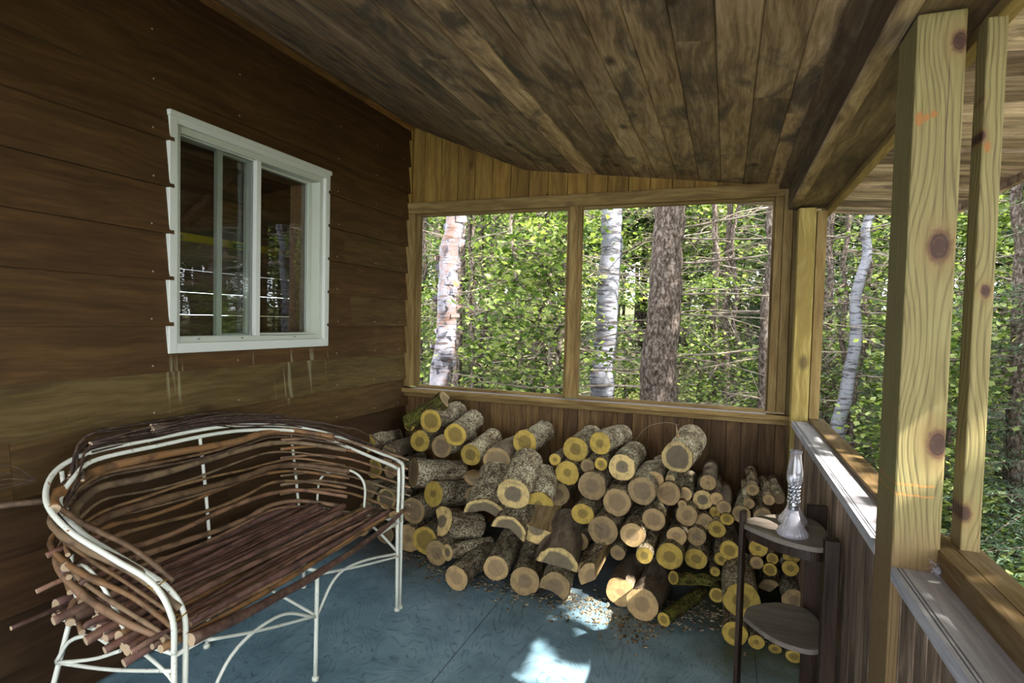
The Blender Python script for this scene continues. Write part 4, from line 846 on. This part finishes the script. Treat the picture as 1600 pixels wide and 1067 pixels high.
# glass lamps
def pressed(fac=.12):
    m = NT('pressed_glass', .04); m.b.inputs['Transmission Weight'].default_value = 1; m.b.inputs['IOR'].default_value = 1.5; m.col((.97, .97, 1.0))
    d = m.n('ShaderNodeBsdfDiffuse', {0: (.85, .85, .95, 1)}); tl = m.n('ShaderNodeBsdfTranslucent', {0: (.85, .85, .95, 1)}); a = m.n('ShaderNodeAddShader', {0: d.outputs[0], 1: tl.outputs[0]})
    mx = m.n('ShaderNodeMixShader', {0: fac, 1: m.b.outputs[0], 2: a.outputs[0]}); m.t.links.new(mx.outputs[0], m.t.nodes['Material Output'].inputs[0]); return m.m
M['clear'] = pressed(); M['chimney'] = pressed(.035); M['chrome'] = plain('dull_pewter', (.42, .42, .45), .25, .9)
def lamp(loc, lab, chim):
    t = thing('oil_lamp', lab, 'lamp', loc); m_ = MB()
    m_.lathe([(0, .001), (.034, .001), (.046, .006), (.0485, .014), (.042, .026), (.030, .044), (.0215, .062), (.0165, .080), (.014, .094), (.0125, .094), (.0145, .078), (.019, .060), (.027, .043), (.038, .026), (.043, .015), (.040, .009), (0, .006)], 96, 24, .045, f0=.004, f1=.085)
    m_.build('font', M['clear'], t)
    m_ = MB(); m_.lathe([(0, .0935), (.0165, .0935), (.0175, .098), (.0155, .103), (.0175, .106), (.0175, .112), (.014, .116), (.016, .120), (0, .121)], 24); m_.build('burner', M['chrome'], t)
    m_ = MB(); rr = random.Random(5)
    for lv, (zz, R0, nn) in enumerate(((.122, .018, 9), (.134, .0165, 9), (.146, .0155, 8), (.160, .0165, 9), (.172, .017, 9))):
        for q in range(nn):
            a = 2 * PI * (q + .5 * lv) / nn; c_ = (R0 * math.cos(a), R0 * math.sin(a), zz)
            m_.lathe([(0.0001, -.0055), (.0035, -.004), (.0052, 0), (.0035, .004), (.0001, .0055)], 8, c=c_)
    m_.lathe([(.012, .118), (.0145, .128), (.012, .14), (.011, .15), (.0135, .16), (.0155, .176)], 24); m_.build('ornate_collar', M['chrome'], t)
    if chim:
        m_ = MB(); m_.lathe([(.0145, .172), (.019, .178), (.0245, .192), (.026, .206), (.0245, .225), (.021, .248), (.0185, .268), (.0175, .282), (.0195, .292), (.0205, .295), (.0190, .2945), (.0162, .282), (.0172, .267), (.0197, .248), (.0232, .225), (.0247, .206), (.0232, .193), (.018, .180), (.0135, .173)], 48)
        m_.build('chimney', M['chimney'], t)
    return t
lamp((.236, 2.140, .740), 'front clear glass oil lamp with tall chimney on the stand top', True)
lamp((.250, 2.275, .740), 'rear glass oil lamp base half hidden behind the tall lamp', False)
#FOREST
# ------------------------------------------------------------------ forest
def leaf_mat(name, c1, c2, c3, trans=0.45):
    m = NT(name, .6, .3); r = m.attr(); p = m.obj()
    c = m.ramp(m.math('ADD', m.math('MULTIPLY', r, .8), m.math('MULTIPLY', m.noise(p, 1.3, 3), .3)), [(.15, c1), (.5, c2), (.9, c3)])
    tr = m.n('ShaderNodeBsdfTranslucent', {0: m.mix(1.0, c, (1.25, 1.35, .6), 'MULTIPLY')}); m.col(c)
    mx = m.n('ShaderNodeMixShader', {0: trans, 1: m.b.outputs[0], 2: tr.outputs[0]}); m.t.links.new(mx.outputs[0], m.t.nodes['Material Output'].inputs[0]); return m.m
M['leaf'] = leaf_mat('maple_leaves', (.028, .052, .014), (.090, .140, .034), (.38, .43, .17), .5)
M['leaf2'] = leaf_mat('beech_leaves', (.018, .040, .016), (.050, .088, .028), (.20, .24, .10), .5)
M['needle'] = leaf_mat('fir_needles', (.016, .036, .022), (.036, .068, .036), (.085, .125, .07), .25)
def bark2(name, cols, sc=18, zs=.3, bump=.6):
    m = NT(name, .9, .15); p = m.obj(); a = m.noise(m.vm('MULTIPLY', p, (1, 1, zs)).outputs[0], sc, 6, .65, .3); m.col(m.ramp(a, cols)); m.bump(a, bump, .012); return m.m
M['trunk'] = bark2('fir_bark', [(.38, (.022, .016, .012)), (.5, (.070, .052, .042)), (.64, (.17, .145, .13))], 42, .55)
M['deadwood'] = bark2('dead_twig_wood', [(.35, (.07, .055, .04)), (.5, (.16, .13, .105)), (.68, (.30, .26, .22))], 9)
def birch_mat(name, white, dk, lo, peel):
    m = NT(name, .7, .25); p = m.obj(); b = m.noise(m.vm('MULTIPLY', p, (.5, .5, 3.2)).outputs[0], 9, 6, .7, .5)
    c = m.mix(m.step(b, lo, lo + .07), white, dk)
    c = m.mix(m.math('MULTIPLY', m.step(m.noise(p, 6, 5, .7), .5, .56), peel), c, (.17, .085, .05))
    c = m.mix(m.math('MULTIPLY', m.step(m.noise(m.vm('MULTIPLY', p, (1, 1, 5)).outputs[0], 30, 3), .57, .62), .6), c, (.10, .08, .075)); m.col(c); m.bump(b, .7, .01); return m.m
M['birch_peel'] = birch_mat('peeling_birch_bark', (.17, .165, .195), (.045, .032, .03), .52, .55)
M['birch'] = birch_mat('banded_birch_bark', (.17, .175, .205), (.04, .038, .045), .50, .0)
M['soil'] = bark2('forest_floor', [(.3, (.035, .028, .014)), (.5, (.09, .085, .03)), (.7, (.16, .19, .05))], 5, 1)
GZ = -.6
mb = MB(); N = 40
gp = [Vector((-34 + 68 * i / N, 3.95 + 50 * j / N, GZ + .25 * noise.noise(Vector((i * .31, j * .37, 3))) + .085 * max(0, 50 * j / N + 3.95 - 9))) for j in range(N + 1) for i in range(N + 1)]
mb.add(gp, [(j * (N + 1) + i, j * (N + 1) + i + 1, (j + 1) * (N + 1) + i + 1, (j + 1) * (N + 1) + i) for j in range(N) for i in range(N)], .5, 0, True)
mb.add([(.6, -14, GZ), (34, -14, GZ), (34, 3.95, GZ), (.6, 3.95, GZ)], [(0, 1, 2, 3)])
o = mb.build('forest_ground', M['soil']); struct(o)
def leafquad(m_, c, s, rr, tilt=.6):
    n_ = Vector((rr.gauss(0, tilt), rr.gauss(0, tilt), 1)).normalized(); u = n_.orthogonal().normalized(); u.rotate(Matrix.Rotation(rr.random() * 6.3, 3, n_)); v = n_.cross(u)
    t = rr.random(); o = len(m_.v); w = s * .42
    for q in (c - u * s * .5, c + v * w + n_ * s * .08 - u * s * .05, c + u * s * .55, c - v * w + n_ * s * .08 - u * s * .05): m_.v.append(tuple(q)); m_.t.append(t)
    m_.f += [(o, o + 1, o + 2), (o, o + 2, o + 3)]; m_.m += [0, 0]; m_.sm += [False, False]
def trunk_tube(m_, p0, p1, r0, r1, rr, n=10, wv=.03, k=14):
    P = [Vector(p0).lerp(Vector(p1), i / k) + Vector((rr.gauss(0, wv), rr.gauss(0, wv), 0)) * (0 if i in (0,) else 1) for i in range(k + 1)]
    P = smooth(P, 2); m_.tube(P, lambda t: r0 + (r1 - r0) * t, n, wob=.16, seed=rr.random() * 50); return P
def mk_broad(seed, H, W_, nl, ls, z0=.25):
    rr = random.Random(seed); tk = MB(); P = trunk_tube(tk, (0, 0, -.1), (rr.gauss(0, .2), rr.gauss(0, .2), H), .012 + H * .008, .006, rr, 7, .04)
    lf = MB(); nb = int(H * 5)
    for b in range(nb):
        t = z0 + (1 - z0) * (b + rr.random()) / nb; p = P[int(t * (len(P) - 1))]; a = rr.random() * 2 * PI; L = W_ * (1.15 - .7 * t) * rr.uniform(.5, 1.1)
        d = Vector((math.cos(a), math.sin(a), rr.uniform(.1, .5))); Q = smooth([p, p + d * L * .5, p + Vector((d.x, d.y, d.z * .5)) * L], 3)
        tk.tube(Q, lambda t: .010 * (1 - t) + .002, 4)
        for q in range(nl // nb):
            s = rr.random() ** .6; c = Q[min(int(s * (len(Q) - 1)), len(Q) - 1)] + Vector((rr.gauss(0, .17), rr.gauss(0, .17), rr.gauss(0, .06))) * (.5 + W_ * .55); leafquad(lf, c, ls * rr.uniform(.6, 1.3), rr)
    return tk, lf
def mk_fir(seed, H, R_, z0=.08, step=.26, nn=11):
    rr = random.Random(seed); tk = MB(); P = trunk_tube(tk, (0, 0, -.1), (rr.gauss(0, .08), rr.gauss(0, .08), H), .02 + H * .011, .008, rr, 8, .015); nd = MB(); z = H * z0
    while z < H * .98:
        t = z / H; p = P[int(t * (len(P) - 1))]; nb = rr.randint(4, 6)
        for b in range(nb):
            a = rr.random() * 2 * PI; L = R_ * (1.02 - t) ** .8 * rr.uniform(.7, 1.1) + .1; d = Vector((math.cos(a), math.sin(a), 0)); side = Vector((-d.y, d.x, 0))
            Q = [p + d * L * s + Vector((0, 0, -.30 * L * s * s + .08 * s)) for s in [i / 6 for i in range(7)]]; tk.tube(Q, lambda t: .008 * (1 - t) + .0015, 3)
            nt = max(4, int(L / .085))
            for k in range(1, nt + 1):
                s = k / nt; c = p + d * L * s + Vector((0, 0, -.30 * L * s * s + .08 * s))
                for sg in (-1, 1):
                    tl = L * .42 * (1 - s * .75) * rr.uniform(.7, 1.2) + .04; td = (side * sg + d * .75 + Vector((0, 0, rr.gauss(-.1, .15)))).normalized(); tn = rr.random()
                    o = len(nd.v); up = Vector((0, 0, 1)); m2 = max(3, int(nn * tl / .25))
                    for q in range(m2):
                        u = (q + rr.random()) / m2; b0 = c + td * tl * u; nv = (td * .6 + td.cross(up) * rr.choice((-1, 1)) * rr.uniform(.5, 1) + up * rr.gauss(0, .35)).normalized() * rr.uniform(.03, .06)
                        w = td * .006; o = len(nd.v); nd.v += [tuple(b0 - w), tuple(b0 + w * 1.4), tuple(b0 + nv)]; nd.t += [tn] * 3; nd.f.append((o, o + 1, o + 2)); nd.m.append(0); nd.sm.append(False)
        z += step * rr.uniform(.7, 1.2)
    return tk, nd
def deadbranch(m_, p, d, L, r, rr, sub=7):
    Q = [p]; dd = Vector(d).normalized()
    for i in range(7):
        dd = (dd + Vector((rr.gauss(0, .09), rr.gauss(0, .09), rr.gauss(-.01, .07)))).normalized(); Q.append(Q[-1] + dd * L / 7)
    m_.tube(Q, lambda t: r * (1 - .8 * t) + .0012, 5)
    for k in range(sub):
        b = Q[rr.randint(1, 6)]; a = rr.choice((-1, 1)); sd = (dd * rr.uniform(.3, 1) + dd.cross(Vector((0, 0, 1))) * a * rr.uniform(.3, .9) + Vector((0, 0, rr.gauss(-.1, .35)))).normalized(); l2 = L * rr.uniform(.15, .4)
        R2 = [b, b + sd * l2 * .5 + Vector((0, 0, rr.gauss(0, .02))), b + sd * l2 + Vector((0, 0, rr.gauss(-.02, .04)))]; m_.tube(smooth(R2, 2), lambda t: r * .32 * (1 - .7 * t) + .0008, 3)
        for _ in range(2):
            e = R2[1].lerp(R2[2], rr.random()); s3 = (sd + Vector((rr.gauss(0, .6), rr.gauss(0, .6), rr.gauss(0, .5)))).normalized(); m_.tube([e, e + s3 * l2 * .3, e + s3 * l2 * .45], .0010, 3)
def mk_dead(seed, H):
    rr = random.Random(seed); tk = MB(); P = trunk_tube(tk, (0, 0, -.1), (rr.gauss(0, .2), rr.gauss(0, .2), H), .05, .015, rr, 8, .03); db = MB(); z = .4
    while z < H * .97:
        p = P[int(z / H * (len(P) - 1))]; a = rr.random() * 6.3; deadbranch(db, p, (math.cos(a), math.sin(a), rr.uniform(-.25, .15)), rr.uniform(.5, 1.5) * (1.1 - .5 * z / H), .008, rr, 8); z += rr.uniform(.06, .16)
    return tk, db
def proto(name, parts, label, catg, group=None):
    t = thing(name, label, catg, (0, 0, 0), group)
    for nm, m_, mat in parts: m_.build(nm, mat, t)
    return t
PR = {}
def place(key, maker, x, y, rz, sc, label, name, catg, group):
    gz_ = GZ + .085 * max(0, y - 9)
    if key not in PR: PR[key] = maker(); o = PR[key]; o.location = (x, y, gz_); o.rotation_euler = (0, 0, rz); o.scale = (sc,) * 3
    else: o = copy_tree(PR[key], (x, y, gz_), rz, sc)
    o.name = name; o['label'] = label; o['category'] = catg; o['group'] = group; return o
def broad_proto(seed, H, W_, nl, ls, mat):
    def f():
        tk, lf = mk_broad(seed, H, W_, nl, ls); return proto('broadleaf_tree', [('trunk', tk, M['trunk']), ('leaves', lf, M[mat])], '', '')
    return f
def fir_proto(seed, H, R_):
    def f():
        tk, nd = mk_fir(seed, H, R_); return proto('fir_tree', [('trunk', tk, M['trunk']), ('needles', nd, M['needle'])], '', '')
    return f
def dead_proto(seed, H):
    def f():
        tk, nd = mk_dead(seed, H); return proto('dead_spruce', [('trunk', tk, M['trunk']), ('branches', nd, M['deadwood'])], '', '')
    return f
KB = [('b%d' % i, broad_proto(100 + i, h, w, n, l, mt)) for i, (h, w, n, l, mt) in enumerate(((3.2, .9, 2200, .060, 'leaf'), (5.5, 1.5, 5200, .070, 'leaf'), (8.5, 2.2, 8500, .095, 'leaf2'), (2.0, .8, 1500, .052, 'leaf')))]
KF = [('f%d' % i, fir_proto(200 + i, h, r)) for i, (h, r) in enumerate(((3.4, 1.0), (6.0, 1.5), (2.0, .7)))]
KD = [('d%d' % i, dead_proto(300 + i, h)) for i, h in enumerate((5.5, 7.0))]
rf = random.Random(11)
def where(x, y):
    k = x / y
    return 'seen through the left half of the back opening' if k < -.25 else 'seen through the right half of the back opening' if k < .07 else 'seen through the opening right of the corner post' if k < .2 else 'seen right of the near post'
def dist(y): return 'near' if y < 9 else 'farther' if y < 16 else 'distant'
def fplace(kind, x, y, s=None):
    key, mk_ = rf.choice(kind) if not isinstance(kind[0], str) else kind
    nm, cg, ad = {'b': ('broadleaf_tree', 'tree', 'bright green broadleaf tree'), 'f': ('fir_tree', 'tree', 'dark green fir tree'), 'd': ('dead_spruce', 'tree', 'bare grey twiggy spruce')}[key[0]]
    place(key, mk_, x, y, rf.random() * 6.3, s or rf.uniform(.8, 1.25), '%s %s, %s' % (dist(y), ad, where(x, y)), nm, cg, '%s %ss %s' % (dist(y), ad, where(x, y)))
# rows by depth
for (n_, ya, yb, kind) in ((9, 5.4, 8.5, [KB[0], KB[3]]), (9, 7, 12, [KB[0], KB[1]]), (12, 8, 14, KF[:2]), (9, 5.6, 10, KD), (14, 11, 18, [KB[1], KB[2]]), (10, 13, 20, KF[:2]), (6, 11, 17, KD), (26, 17, 27, [KB[2]]), (7, 5.2, 8, [KF[2]])):
    for i in range(n_):
        y = rf.uniform(ya, yb); k = -.68 + 1.22 * ((i * .618 + rf.random() * .25) % 1.0); fplace(kind, k * y, y, None if y < 16 else rf.uniform(1.1, 1.6))
for i in range(44):
    k = -.78 + 1.5 * ((i % 22) + rf.random() * .6) / 22; y = rf.uniform(21, 36); fplace([KB[2]], k * y, y, rf.uniform(1.6, 2.2))
for i in range(40):
    k = -.75 + 1.4 * ((i * .618) % 1.0); y = rf.uniform(18, 30); fplace([KB[3], KB[0]], k * y, y, rf.uniform(1.5, 2.4))
for (k, y, s, kf) in ((-.50, 7.2, .95, KF[0]), (-.36, 8.4, 1.0, KF[0]), (-.42, 9.5, .9, KF[1]), (-.28, 9.0, .9, KF[1]), (-.02, 9.5, .8, KF[1]), (-.33, 6.1, .8, KD[0]), (-.44, 6.9, .9, KD[1]), (.02, 8.2, .9, KD[0]), (.30, 7.4, .9, KD[0])): fplace(kf, k * y, y, s)
# the fir boughs right beside the porch
for (x, y, s, kf) in ((2.15, 4.35, 1.0, KF[0]), (2.6, 5.6, 1.05, KF[1]), (1.95, 6.6, 1.0, KF[2]), (3.6, 7.6, 1.0, KF[1])): fplace(kf, x, y, s)
for (x, y, s) in ((1.55, 6.0, .9), (1.1, 7.8, 1.0), (.35, 7.0, .9), (2.4, 8.6, 1)): fplace(KB[3], x, y, s)
# trees beyond the frame edge that shade the porch and stand in the window's reflection
for (x, y, s, kf) in ((6.5, 7.5, 1.2, KB[2]), (8.5, 4.5, 1.2, KB[2]), (9.5, 9.5, 1.4, KB[2]), (5.5, 3.4, 1.0, KF[1]), (10.0, 3.2, 1.3, KB[2]), (-6, 7, 1.1, KB[2]), (-8.5, 10, 1.3, KB[2]), (12, 14, 1.6, KB[2]), (11, 10, 1.4, KB[2]), (9, 12, 1.3, KB[2]), (14, 11, 1.6, KB[2]), (7, 10.5, 1.2, KF[1]), (15, 17, 1.8, KB[2]), (10, 16, 1.5, KB[2]), (17, 13, 1.8, KB[2]), (12, 19, 1.8, KB[2]), (5, 8.8, 1.2, KF[1]), (6.8, 12.5, 1.2, KB[2]), (20, 18, 2, KB[2]), (19, 8, 1.8, KB[2])): fplace(kf, x, y, s)
# ground plants nobody could count
mb = MB(); rr = random.Random(31)
for i in range(9000):
    y = 4.5 + 16 * rr.random() ** 1.5; k = rr.uniform(-.68, .52); c0 = Vector((k * y, y, GZ + .085 * max(0, y - 9))); h = rr.uniform(.05, .5)
    for q in range(5): leafquad(mb, c0 + Vector((rr.gauss(0, .09), rr.gauss(0, .09), h + rr.gauss(0, .05))), rr.uniform(.035, .085), rr, .5)
tag(mb.build('undergrowth', M['leaf']), 'low leafy undergrowth covering the forest floor behind the porch', 'plants', kind='stuff')

for i in range(26):
    a = math.radians(8 + i * 2.6 + rf.random()); R_ = rf.uniform(19, 26); fplace([KB[2]], 4 + R_ * math.cos(a), 2 + R_ * math.sin(a), rf.uniform(1.5, 2.1))
for i in range(22):
    a = math.radians(5 + i * 3 + rf.random()); R_ = rf.uniform(9, 15); fplace([KB[0], KB[3], KF[0]], 4 + R_ * math.cos(a), 2 + R_ * math.sin(a), rf.uniform(1.2, 1.8))
for (k, y, s) in ((-.10, 15, 1.3), (-.07, 18, 1.6), (.03, 17, 1.4), (.09, 16, 1.3), (-.14, 20, 1.6), (-.02, 21, 1.8), (.06, 22, 1.6), (-.5, 18, 1.5), (-.4, 19, 1.5)): fplace([KB[2], KB[1]], k * y, y, s)
# the trunks one can tell apart
def px_tree(name, lab, top, bot, y, wt, wb, mat, dead=0, seed=1, ext=2.2, wv=.012, sides=None, dl=(.5, 1.3), peel=0):
    rr = random.Random(seed); a = at(bot[0], bot[1], 1, y); b = at(top[0], top[1], 1, y); dep = -(ROT.transposed() @ (a - CAM)).z
    r0 = wb / 2 * dep / F_PX; r1 = wt / 2 * dep / F_PX; ax = (b - a); base = a + ax * ((GZ - .1 - a.z) / ax.z); tp = b + ax.normalized() * ext
    rad = lambda z: r0 + (r1 - r0) * (z - a.z) / (b.z - a.z)
    t = thing(name, lab, 'tree', (base.x, base.y, GZ)); B0 = Vector((base.x, base.y, GZ)); m_ = MB(); K = 22
    P = [base.lerp(tp, i / K) + Vector((rr.gauss(0, wv), rr.gauss(0, wv), 0)) - B0 for i in range(K + 1)]; P = smooth(P, 3); TK = m_
    m_.tube(P, lambda u: max(.008, rad(base.z + (tp.z - base.z) * u)), 18, wob=.13, seed=seed)
    if dead:
        for i in range(dead):
            u = .16 + .75 * (i + rr.random()) / dead; p = P[int(u * (len(P) - 1))]; s = rr.choice(sides or (-1, 1)); a_ = rr.gauss(0, .55)
            d_ = MB(); deadbranch(d_, p, (s * math.cos(a_), math.sin(a_), rr.gauss(.02, .12)), rr.uniform(*dl), rr.uniform(.005, .011), rr, 7); d_.build('dead_branch', M['deadwood'], t)
    if peel:
        d_ = TK
        for i in range(peel):
            u = rr.uniform(.15, .8); p = P[int(u * (len(P) - 1))]; a_ = rr.random() * 6.3; n_ = Vector((math.cos(a_), math.sin(a_), 0)); s_ = Vector((-n_.y, n_.x, 0)); R_ = rad(p.z + GZ); w = rr.uniform(.02, .06); h = rr.uniform(.015, .05); c_ = p + n_ * (R_ * .98)
            q = [c_ - s_ * w - Vector((0, 0, h)), c_ - s_ * w + Vector((0, 0, h)), c_ + n_ * .012 + Vector((0, 0, h)), c_ + n_ * .012 - Vector((0, 0, h)), c_ + s_ * w * rr.uniform(.3, 1) + n_ * rr.uniform(.02, .06) + Vector((0, 0, h * .6)), c_ + s_ * w * .8 + n_ * .04 - Vector((0, 0, h * .7))]
            d_.add(q, [(0, 3, 2, 1), (3, 5, 4, 2)], rr.random())
    TK.build('trunk', M[mat], t)
    return t
px_tree('birch_tree', 'pale peeling birch trunk in the left half of the back opening', (707, 335), (690, 605), 5.0, 27, 33, 'birch_peel', 6, 5, 2.0, .016, None, (.3, .8), 80)
px_tree('birch_tree', 'banded grey and white birch trunk just right of the mullion', (956, 325), (941, 620), 6.2, 31, 37, 'birch', 3, 6, 2.0, .016)
px_tree('spruce_tree', 'thickest brown trunk with dead side branches in the right half of the back opening', (1047, 318), (1028, 632), 5.15, 45, 56, 'trunk', 26, 7, 1.6, .010, None, (.6, 1.9))
px_tree('spruce_tree', 'slim pole trunk first to the right of the thickest trunk', (1119, 340), (1116, 640), 7.4, 8, 10, 'trunk', 22, 8, 2, .015, None, (.6, 1.7))
px_tree('spruce_tree', 'second slim trunk right of the thickest trunk, slightly leaning', (1141, 340), (1132, 640), 8.2, 9, 13, 'trunk', 14, 9, 2, .015, None, (.5, 1.4))
px_tree('spruce_tree', 'tan trunk at the right edge of the back opening', (1205, 330), (1193, 645), 5.6, 14, 22, 'trunk', 14, 10, 2, .012, (-1,), (.5, 1.5))
px_tree('birch_tree', 'slender leaning grey trunk seen between the corner post and the near post', (1357, 330), (1310, 690), 6.4, 12, 21, 'birch', 20, 12, 2, .02, None, (.4, 1.2))
px_tree('spruce_tree', 'dim trunk at the right border of the picture beyond the near post', (1592, 300), (1586, 700), 6.2, 16, 20, 'trunk', 16, 13, 2, .012, None, (.6, 1.5))
px_tree('spruce_tree', 'dark trunk close behind the peeling birch', (722, 335), (712, 605), 6.4, 11, 14, 'trunk', 10, 14, 2, .015, None, (.5, 1.4))
px_tree('spruce_tree', 'thin dead sapling in the upper centre of the left half opening', (803, 320), (812, 560), 5.6, 5, 7, 'deadwood', 26, 15, 1.5, .02, None, (.4, 1.2))
px_tree('spruce_tree', 'grey dead sapling left of the mullion with fine twigs', (862, 320), (858, 620), 6.4, 6, 8, 'deadwood', 20, 16, 1.5, .02, None, (.4, 1.1))
# unseen maple, its crown thinned and shaped to dapple floor, rail and logs
def sunline(x0, y0, z0, x): t = (x - x0) / -SUN.x; return (x, y0 - SUN.y * t, z0 - SUN.z * t)
mp = thing('dapple_maple', 'tall maple beside the porch whose crown overhangs the right side', 'tree', (4.3, 1.6, GZ)); rr = random.Random(5); B0 = Vector((4.3, 1.6, GZ))
m_ = MB(); trunk_tube(m_, (0, 0, -.1), (.1, .2, 7.5), .13, .05, rr, 12, .03); m_.build('trunk', M['trunk'], mp)
m_ = MB(); lf = MB()
for b in range(60):
    z = rr.uniform(3.6, 7.2); a = rr.random() * 6.3; d = Vector((math.cos(a), math.sin(a), .1)); L = rr.uniform(1.2, 2.6); m_.tube(smooth([Vector((.05, .1, z)), Vector((.05, .1, z)) + d * L * .5, Vector((.05, .1, z + .1)) + d * L], 3), lambda t: .010 * (1 - t) + .003, 5)
def clear_of_gaps(p):
    # where would this leaf's shadow fall?
    t = p.z / -SUN.z; s = p + SUN * t
    return s
n_ = 0
while n_ < 15000:
    p = Vector((rr.uniform(1.9, 5.6), rr.uniform(-3.4, 3.9), rr.uniform(2.7, 7.0))); s = clear_of_gaps(p)
    if (p.x / max(p.y, .01)) < .62 and p.y > 0: continue
    if s.x > 1.2 or s.x < -3.6: n_ += 1; continue
    cp0 = p + SUN * ((p.z - .92) / -SUN.z); dens = 1.0 if s.x < -.86 or s.y > 3.04 or (cp0.y < 1.62 and .25 < cp0.x < .62) else .14
    if dens == 1.0 and rr.random() > 1.0: continue
    if dens < 1 and noise.noise(Vector((s.x * 7.5, s.y * 6.5, 4.4))) > (.30 if 2.36 < s.y < 2.56 else -.13): continue
    if s.x > -.86 and 1.95 < s.y < 3.04 and not dens == 1.0 and noise.noise(Vector((s.x * 7.5, s.y * 6.5, 4.4))) > (.30 if 2.36 < s.y < 2.56 else -.13): continue
    cp = p + SUN * ((p.z - .92) / -SUN.z)        # dapples on the cap rail
    if .36 < cp.x < .50 and 1.9 < cp.y < 3.2 and noise.noise(Vector((cp.x * 5, cp.y * 9, 0))) > .02: continue
    n_ += 1; leafquad(lf, p - B0, rr.uniform(.10, .17), rr, .7)
m_.build('branches', M['trunk'], mp); lf.build('leaves', M['leaf2'], mp)
